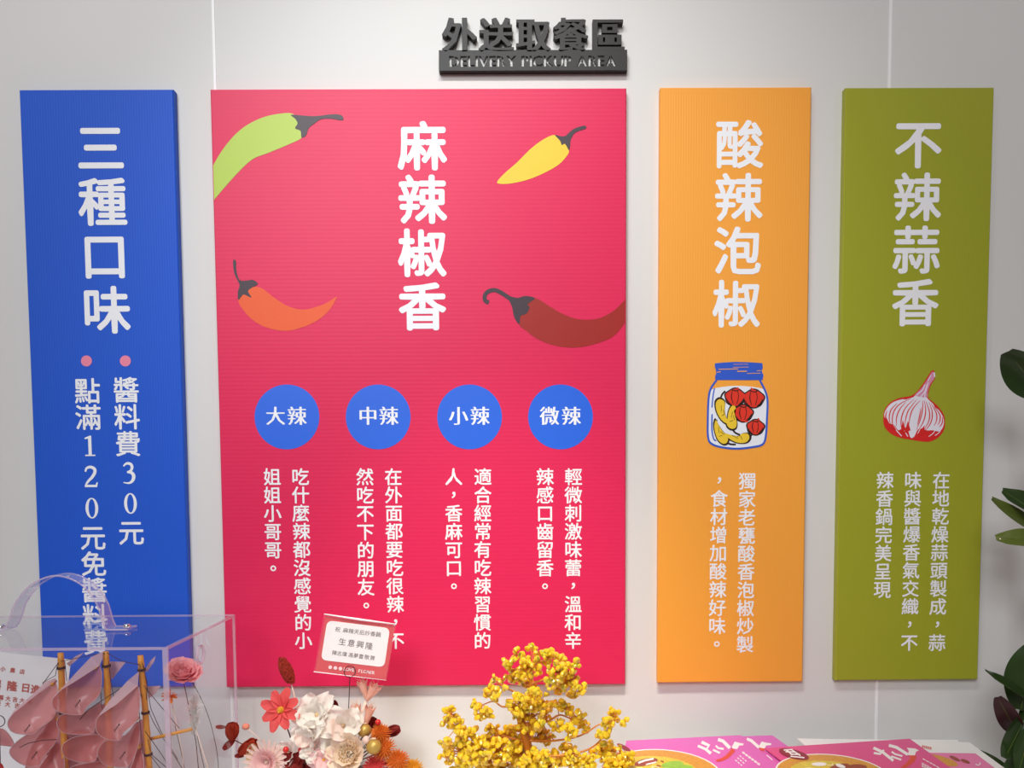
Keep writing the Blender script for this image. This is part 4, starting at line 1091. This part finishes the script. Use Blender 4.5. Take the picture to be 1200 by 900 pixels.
# gold pods, berries
for px, py, r, dy, lab in ((427, 856, 8.2, -.02, 'round golden seed pod behind the cream wood flower'), (438, 875, 9.2, -.045, 'round golden seed pod right of the cream wood flower')):
    c = Bq(px, py, dy); t = flower('seed_pod', c, lab); MB().ball(c, (r * PX, r * PX, r * PX * .95), 16, 12).build('pod', PM['pod'], t, smooth=True)
    mb = MB()
    for k in range(6): a = k * math.pi / 3; petal(mb, c + Vector((0, 0, r * PX * .85)), (math.cos(a), math.sin(a), .35), (0, 0, 1), .006, .004, .2, .1, nu=2, nv=3)
    mb.build('pod_crown', PM['cream'], t); stalk(t, c, PM['stemd'])
for px, py, r, dy, lab in ((335, 878.5, 3.6, -.04, 'red berry beside the pink chrysanthemum'), (443, 846.5, 3.6, -.02, 'orange red berry above the gold pods'), (352, 879, 3, -.03, 'red berry below the white blossoms')):
    c = Bq(px, py, dy); t = flower('berry', c, lab, 'berry'); MB().ball(c, r * PX, 10, 8).build('fruit', PM['berry'], t, smooth=True); stalk(t, c, PM['stemd'], .0007)
c = Bq(429, 867, -.05); t = flower('cream_bud', c, 'small round cream bud on the gold pod'); MB().ball(c, (4 * PX, 4 * PX, 4.6 * PX), 10, 8, wob=.03).build('bud', PM['blush'], t, smooth=True); stalk(t, c, PM['stemp'], .0008)
# spiky banksia row, orange to yellow
for px, py, R, m, dy, lab in ((446, 860, 13, 'orange', -.02, 'spiky orange thistle head beside the dark red leaf'), (450, 878, 15, 'orange', -.03, 'spiky orange thistle head below the topmost one'), (466, 893, 16, 'orange', -.03, 'spiky amber thistle head at the lower right of the bouquet'), (483, 903, 15, 'yellow', -.025, 'spiky yellow thistle head at the right end of the bouquet'), (440, 900, 16, 'coral', -.035, 'spiky red thistle head at the bottom edge of the bouquet')):
    c = Bq(px, py, dy); t = flower('thistle_head', c, lab); mb = MB()
    for i in range(150):
        z = 1 - 2 * (i + .5) / 150; th = i * 2.39996; r = math.sqrt(1 - z * z); d = Vector((r * math.cos(th), r * math.sin(th), z)); d = (d + Vector((0, 0, .25))).normalized()
        mb.tube([c + d * R * PX * .3, c + d * R * PX * .75, c + d * R * PX * random.uniform(.85, 1.08)], [.0011, .0010, .0003], 4)
    mb.ball(c, R * PX * .5, 8, 6); mb.build('spines', PM[m], t); stalk(t, c, PM['stemd'])

# ------------------------------------------------------------------ gift card in clear sleeve on a wire
CY = -.155
def Cq(px, py, dy=0): return P(px, py, CY + dy)
sl = [Cq(*p) for p in ((380, 719.5), (464.5, 731.5), (453, 797), (368, 787))]
cd_ = thing('greeting_card', (sl[2] + sl[3]) / 2, 'red and white gift card in a clear sleeve held above the bouquet', 'greeting card')
inner = [Cq(*p) for p in ((382, 722.5), (463, 733.5), (452, 796), (369.5, 786))]
MB().poly([p + Vector((0, .0006, 0)) for p in inner], (0, .0006, 0)).build('card', MT['cardred'], cd_, fixn=True)
cr_ = [(383.5, 727), (457, 736.2), (450.3, 782), (376, 773.3)]
def rounded(q, r=.16, n=5):
    out = []
    for i in range(4):
        p, a, b = Vector(q[i]), Vector(q[i - 1]), Vector(q[(i + 1) % 4]); d1 = (a - p).normalized() * 7; d2 = (b - p).normalized() * 7
        for k in range(n + 1): t_ = k / n; out.append(tuple((p + d1) * (1 - t_) ** 2 + p * 2 * t_ * (1 - t_) + (p + d2) * t_ * t_))
    return out
MB().poly([Cq(x, y) for x, y in rounded(cr_)], (0, .0004, 0)).build('label_panel', MT['fwhite'], cd_, fixn=True)
ux = (sl[1] - sl[0]).normalized(); uz = (sl[0] - sl[3]).normalized()
for txt, a, b, em, k in (('祝', (395.8, 737.5), (395.8, 737.5), 6.2, .02), ('麻辣天后炒香鍋', (405, 738.8), (443.4, 743.5), 6.4, .02), ('生意興隆', (401.3, 752), (432.5, 757), 9.2, .02), ('陳志瑋', (392, 765), (403.8, 766.6), 6, .02), ('馮夢雲', (411, 767.6), (423.2, 769.3), 6, .02), ('敬賀', (430, 770), (436.5, 771), 6, .02)):
    mb = MB(); s_ = em * pxm(CY)
    for i, ch in enumerate(txt):
        t_ = i / max(1, len(txt) - 1); put(mb, ch, Cq(a[0] + (b[0] - a[0]) * t_, a[1] + (b[1] - a[1]) * t_, -.0003), ux * s_, uz * s_, e=.008, dx=k * .7, dy=.010)
    mb.build('writing', MT['ink'], cd_)
mb = MB(); s_ = 5.4 * pxm(CY)
for i, ch in enumerate('LOVEFLOWER'):
    put(mb, ch, Cq(404 + 3.3 * i + (4 if i > 3 else 0), 784 + (3.3 * i + (4 if i > 3 else 0)) * .13, -.0003), ux * s_, uz * s_, e=0, dx=.03)
mb.build('brand_writing', MT['cardink'], cd_)
mb = MB()
for px in (387, 393, 399): mb.poly([Cq(x, y, -.0003) for x, y in ellipse(px, 782 + (px - 387) * .13, 2.2, 2.2, 14)])
mb.build('round_emblem', MT['cardink'], cd_)
sv = MB().poly([p + Vector((0, -.0012, 0)) for p in sl], (0, -.0004, 0)).build('clear_sleeve', MT['sleeve'], cd_, fixn=True)
mb = MB(); mb.tube([sl[0] + Vector((0, -.0013, 0)), sl[0].lerp(sl[1], .5) + Vector((0, -.002, -.0006)), sl[1] + Vector((0, -.0013, 0))], [.0011, .0022, .0012], 6); mb.tube([sl[3] + Vector((0, -.0013, 0)), sl[3].lerp(sl[2], .5) + Vector((0, -.0013, 0)), sl[2] + Vector((0, -.0013, 0))], [.0011, .0007, .0004], 6)
mb.build('sleeve_fold', MT['fwhite'], sv, smooth=True)
rc = Cq(409.7, 787, -.004); pk = thing('card_pick', (rc.x, CY, FT), 'dark wire pick whose ring holds the gift card', 'card holder')
MB().tube([rc + Vector((.0105 * math.cos(a), .0028 * math.cos(a * .5), .0105 * math.sin(a))) for a in [-math.pi / 2 + 2 * math.pi * i / 28 for i in range(29)]], .0006, 6).build('ring', MT['wire'], pk, smooth=True)
MB().tube([rc + Vector((0, .002, -.0105)), Cq(408.5, 830, 0), Vector((Cq(405, 900).x, CY + .02, FT - .004))], .0008, 6).build('stalk', MT['wire'], pk)

# ------------------------------------------------------------------ dried flowers at the right end inside the case
IY = -.19
def Iq(px, py, dy=0): return P(px, py, IY + dy)
GI = 'dried flowers inside the clear case'
def istalk(t, top, m, bx_, r=.0008): MB().tube([top, Vector(top).lerp(Vector((bx_, IY, TZ)), .5) + Vector((.006, 0, .01)), Vector((bx_, IY, TZ))], r, 6).build('stem', m, t, smooth=True)
c = Iq(214, 793); t = flower('ranunculus', c, 'pink many-layered ranunculus at the right end of the clear case', group=GI)
n = Vector((.25, -.45, .85)).normalized(); _, ax, up = frame_axes(n)
for i in range(34):
    lay = i / 34; a = i * 2.39996; d = ax * math.cos(a) + up * math.sin(a); mb = MB()
    petal(mb, c + d * .002 - n * .004, d * (.25 + 1.0 * lay) + n * (1.0 - .55 * lay), -d + n * .3, (14 + 11 * lay) * PX, (11 + 13 * lay) * PX, .30 - .1 * lay, .22, .015, ph=i, point=.4); mb.build('petal', PM['rose'], t, smooth=True)
istalk(t, c, PM['stemd'], c.x + .03)
c = Iq(200, 816, -.01); t = flower('star_flower', c, 'little orange star flower below the pink ranunculus', group=GI); mb = MB()
for i in range(9): a = 2 * math.pi * i / 9; petal(mb, c, (math.cos(a), -.3, .55 * math.sin(a) + .2), (0, -.4, 1), 10 * PX, 4 * PX, .1, .2, nu=3, nv=4)
mb.build('petals', PM['orange'], t, smooth=True); istalk(t, c, PM['stemp'], c.x + .02)
c = Iq(228, 830); t = flower('fluffy_plume', c, 'fluffy white plume in front of the side panel of the case', group=GI); mb = MB()
for i in range(600):
    v = random.random(); p = Iq(226 + 4 * v, 862).lerp(Iq(228, 819), v); a = random.uniform(0, 6.28); r = (5 + 9 * v) * (1 if v < .75 else .35 + (1 - v) * 2.6) * PX * random.random() ** .5
    q_ = p + Vector((r * math.cos(a), r * math.sin(a), random.uniform(0, .006))); mb.tube([p, p.lerp(q_, .6) + Vector((0, 0, .003)), q_ + Vector((random.uniform(-.003, .003), random.uniform(-.003, .003), random.uniform(.001, .008)))], [.0006, .0006, .0002], 3, False)
mb.build('plume', PM['fluff'], t); istalk(t, Iq(228, 850), PM['stemp'], c.x + .03, .001)
for i, (pts, lab) in enumerate((([(222, 795), (234, 815), (246, 845), (254, 880), (257, 915)], 'thin dark wire bowing along the side panel of the case'), ([(205, 850), (212, 880), (218, 910)], 'thin dark wire under the bamboo bowsprit'), ([(231, 862), (237, 890), (243, 915)], 'thin dark wire below the white plume'))):
    w_ = [Iq(x, y, .02) for x, y in smoothed(pts, 4, False)]; w_.append(Vector((w_[-1].x + .004, IY + .02, TZ)))
    o = MB().tube(w_, .0006, 5).build('wire', MT['wire'], None, smooth=True); tag(o, lab, 'wire', 'wires in the case')

# ------------------------------------------------------------------ gold crystal tree
GY = -.20
def Gq(px, py, dy=0): return P(px, py, GY + dy)
GX = pxm(GY); gk = (480, 720, 4.286)
gb = Gq(618, 960); TP = TZ + .07
gp = thing('tree_pot', (gb.x, GY, TZ), 'small white pot under the gold crystal tree', 'pot')
MB().lathe((gb.x, GY, TZ), [(.045, 0), (.055, .03), (.060, .066), (.055, .068), (.052, .055)], 28).build('bowl', MT['pot'], gp, smooth=True)
MB().lathe((gb.x, GY, TZ), [(.050, .05), (.052, .062), (.02, .069)], 24).build('gravel', MT['soil'], gp)
tr = thing('crystal_tree', (gb.x, GY, TP), 'gold wire tree covered in yellow crystal chips in front of the red poster', 'crystal tree')
rnd = random.Random(11)
trunk = [Vector((gb.x, GY, TP - .004)), Gq(620, 890), Gq(617, 868), Gq(610, 845), Gq(618, 822), Gq(622, 800), Gq(616, 780)]
MB().tube([trunk[0]] + [Vector(p) for p in smoothed([tuple(p) for p in trunk], 4, False)], [.011] + [.010 - .0075 * i / 24 for i in range(25)], 10).build('trunk', MT['gold'], tr, smooth=True)
CL = [(490, 240, 32), (540, 200, 28), (610, 182, 26), (650, 205, 22), (695, 215, 40), (750, 225, 28), (820, 260, 35), (600, 270, 58), (560, 310, 46), (520, 310, 34), (740, 290, 52), (800, 330, 56), (850, 370, 34), (830, 400, 28), (745, 360, 36), (700, 350, 28), (600, 340, 34), (420, 320, 20), (470, 330, 22), (400, 385, 32), (440, 400, 36), (490, 380, 18), (330, 450, 28), (360, 490, 36), (400, 500, 22), (560, 450, 62), (620, 400, 38), (660, 430, 46), (600, 520, 80), (690, 500, 30), (740, 460, 36), (790, 470, 30), (840, 515, 36), (880, 560, 32), (740, 550, 36), (800, 590, 40), (690, 620, 40), (640, 590, 40), (210, 500, 40), (190, 540, 30), (240, 560, 38), (270, 610, 36), (180, 640, 28), (330, 620, 52), (420, 590, 40), (410, 640, 44), (500, 610, 56), (250, 690, 66), (180, 720, 36), (190, 680, 34), (340, 700, 66), (450, 690, 66), (560, 640, 56), (550, 700, 60), (480, 750, 50), (620, 720, 50), (670, 720, 40), (730, 730, 46), (790, 690, 44), (820, 730, 46), (900, 740, 40), (960, 690, 46), (1010, 680, 36), (1060, 690, 36), (1090, 720, 34), (1000, 740, 46), (980, 590, 34), (1000, 545, 30), (1035, 510, 26), (1080, 540, 22), (1010, 488, 18), (960, 610, 20), (310, 750, 50), (400, 750, 50), (580, 760, 50), (250, 755, 46), (700, 765, 40), (880, 765, 40), (1050, 755, 40)]
cc = []
for x, y, r in CL:
    px, py = gk[0] + x / gk[2], gk[1] + y / gk[2]; cc.append((px, py, r / gk[2], rnd.uniform(-.045, .045)))
# branches: from the trunk to cluster groups
BRN = [((620, 885), [(590, 880), (560, 872), (540, 850), (528, 838)]), ((618, 870), [(585, 862), (572, 868), (560, 880), (545, 893)]), ((612, 850), [(600, 830), (588, 828), (578, 822), (566, 826)]), ((618, 822), [(605, 812), (590, 805), (582, 800)]), ((620, 805), [(612, 795), (600, 785), (596, 778)]),
       ((620, 802), [(640, 795), (655, 785), (672, 790), (678, 808)]), ((618, 795), [(625, 780), (645, 772), (660, 776)]), ((612, 848), [(640, 846), (655, 838), (668, 842), (685, 850)]), ((618, 868), [(650, 868), (680, 862), (700, 850), (706, 848)]), ((620, 888), [(660, 885), (690, 878), (708, 862), (716, 845)]), ((620, 892), [(670, 893), (700, 888), (725, 884)])]
for b0, rest in BRN:
    dy = rnd.uniform(-.03, .03); pp = [Gq(*b0)] + [Gq(x, y, dy * (i + 1) / len(rest)) for i, (x, y) in enumerate(rest)]
    pp = [Vector(p) for p in smoothed([tuple(p) for p in pp], 4, False)]
    MB().tube(pp, [.0026 - .0018 * i / len(pp) for i in range(len(pp))], 8).build('branch', MT['gold'], tr, smooth=True)
chips = []; twig = MB()
for px, py, r, dy in cc:
    c0 = Gq(px, py, dy * .6); n = max(3, int(1.9 * r * r / (3.0 ** 2)))
    near = min((Gq(*p) for b, rest in BRN for p in [b] + rest), key=lambda q: (q - c0).length)
    twig.tube([near, near.lerp(c0, .5) + Vector((0, 0, .004)), c0], .0009, 5, False)
    for k in range(n):
        a = rnd.uniform(0, 6.28); rr = r * math.sqrt(rnd.random()); q = Gq(px + rr * math.cos(a), py + rr * math.sin(a), dy + rnd.uniform(-1, 1) * r * GX * .8)
        chips.append((q, rnd.uniform(2.8, 5.0) * GX)); twig.tube([c0, c0.lerp(q, .6) + Vector((0, 0, .0015)), q], .0006, 4, False)
twig.build('twigs', MT['gold'], tr)['kind'] = 'stuff'


def chipmesh(seed):
    r_ = random.Random(seed); bm = bmesh.new(); bmesh.ops.create_icosphere(bm, subdivisions=2, radius=1)
    ax = [Vector((r_.uniform(-1, 1), r_.uniform(-1, 1), r_.uniform(-1, 1))).normalized() for _ in range(7)]; ds = [r_.uniform(.55, .95) for _ in ax]; ds[0] = .45
    for v in bm.verts:
        for a, d in zip(ax, ds):
            k = v.co.dot(a) - d
            if k > 0: v.co -= a * k * .85
            k = -v.co.dot(a) - d * 1.1
            if k > 0: v.co += a * k * .85
    me = bpy.data.meshes.new('crystal_chip'); bm.to_mesh(me); bm.free(); me.materials.append(MT['gem']); return me


CM = [chipmesh(s_) for s_ in range(5)]
chips.sort(key=lambda c_: (-(c_[1] * 1.6 / (c_[0].y + DIST)) + (9 if P(0, 0, 0) is None else 0)))
rest = MB()
tloc = Vector(tr.location); nparts = 0
for q, r_ in chips:
    rot = Matrix.Rotation(rnd.uniform(0, 6.28), 3, 'X') @ Matrix.Rotation(rnd.uniform(0, 6.28), 3, 'Z')
    me = rnd.choice(CM); inframe = True
    if nparts < 100 and q.z > P(600, 893, GY).z:
        o = link(bpy.data.objects.new('crystal_chip', me)); o.parent = tr; o.location = q - tloc; o.rotation_euler = rot.to_euler(); o.scale = (r_, r_, r_); nparts += 1
    else: rest.add([q + rot @ (v.co * r_) for v in me.vertices], [tuple(p.vertices) for p in me.polygons])
rest.build('crystal_chips', MT['gem'], tr)['kind'] = 'stuff'

# ------------------------------------------------------------------ rubber plant at the right edge
LY = -.16
def Lq(px, py, dy=0): return P(px, py, LY + dy)
LX = pxm(LY); pb = Lq(1258, 950)
pl = thing('rubber_plant', (pb.x, LY, TZ), 'dark leaved rubber plant at the right edge beside the olive poster', 'plant')
MB().lathe((pb.x, LY, TZ), [(.045, 0), (.052, .05), (.058, .10), (.053, .102), (.050, .09)], 28).build('pot', MT['pot'], pl, smooth=True)
MB().lathe((pb.x, LY, TZ), [(.046, .07), (.050, .092), (.02, .097)], 24).build('soil', MT['soil'], pl)
stm = [Vector((pb.x, LY, TZ + .08)), Lq(1232, 860), Lq(1222, 780), Lq(1221, 690), Lq(1219, 600), Lq(1222, 500), Lq(1220, 420)]
stm = [Vector(p) for p in smoothed([tuple(p) for p in stm], 4, False)]
MB().tube(stm, [.007 - .004 * i / len(stm) for i in range(len(stm))], 10).build('stem', MT['ficus'], pl, smooth=True)


def leaf(bp, tp, w, n, m='leaf', curl=-.15, cup=.22, dyb=0, dyt=-.03):
    b, t_ = Lq(*bp, dyb), Lq(*tp, dyt); d = t_ - b; L = d.length; mb = MB(); n = Vector(n)
    petal(mb, b, d, n, L * 1.04, w * LX, curl, cup, .006, nu=8, nv=14, point=.75)
    o = mb.build('leaf', MT[m], pl, smooth=True)
    d.normalize(); nn = (n - d * n.dot(d)).normalized(); rib = [b + d * (L * 1.04 * (v - .18 * abs(curl) * v * v)) + nn * (curl * L * v * v - .0006) for v in [i / 10 for i in range(11)]]
    MB().tube(rib, [.0012 - .0009 * i / 10 for i in range(11)], 6).build('midrib', MT['leafl'], o, smooth=True)
    near = min(stm, key=lambda q: (q - b).length); MB().tube([near, near.lerp(b, .5) + Vector((0, 0, .004)), b], .0016, 6).build('leaf_stalk', MT['ficus'], o, smooth=True)


leaf((1222, 465), (1180, 408), 40, (-.6, -.7, -.3), 'leaf', .12, .25)
leaf((1226, 628), (1161, 586), 17, (-.05, -.95, .35), 'leafl', .04, .15)
leaf((1222, 610), (1184, 572), 30, (.2, -.8, .5), 'leaf', -.15, .25, -.02)
leaf((1226, 640), (1180, 622), 26, (-.1, -.8, .7), 'leafl', -.25, .25, -.03, -.05)
leaf((1212, 824), (1150, 790), 22, (.1, -.55, .9), 'leaf', .08, .22, -.03, -.06)
leaf((1196, 832), (1215, 757), 50, (-.5, -.9, .2), 'leaf', -.08, .2, -.02, -.03)
leaf((1192, 858), (1171, 822), 24, (-.5, -.8, 0), 'leafp', -.1, .3, 0)
leaf((1204, 835), (1180, 888), 26, (-.2, -.9, .35), 'leaf', -.1, .25, -.02)
leaf((1210, 850), (1192, 905), 20, (-.7, -.6, .2), 'leaf', -.1, .25, -.05, -.06)
leaf((1212, 880), (1177, 920), 30, (-.3, -.8, .5), 'leaf', -.1, .25, -.01)
leaf((1196, 926), (1143, 871), 24, (.2, -.6, .8), 'leaf', -.16, .2, .06, .10)
leaf((1215, 800), (1205, 880), 36, (-.3, -.9, 0), 'leaf', .05, .25, .02, .02)
leaf((1222, 560), (1250, 500), 40, (-.5, -.8, .2), 'leaf', -.1, .25)
leaf((1222, 700), (1262, 660), 40, (-.5, -.8, .4), 'leaf', -.1, .25)
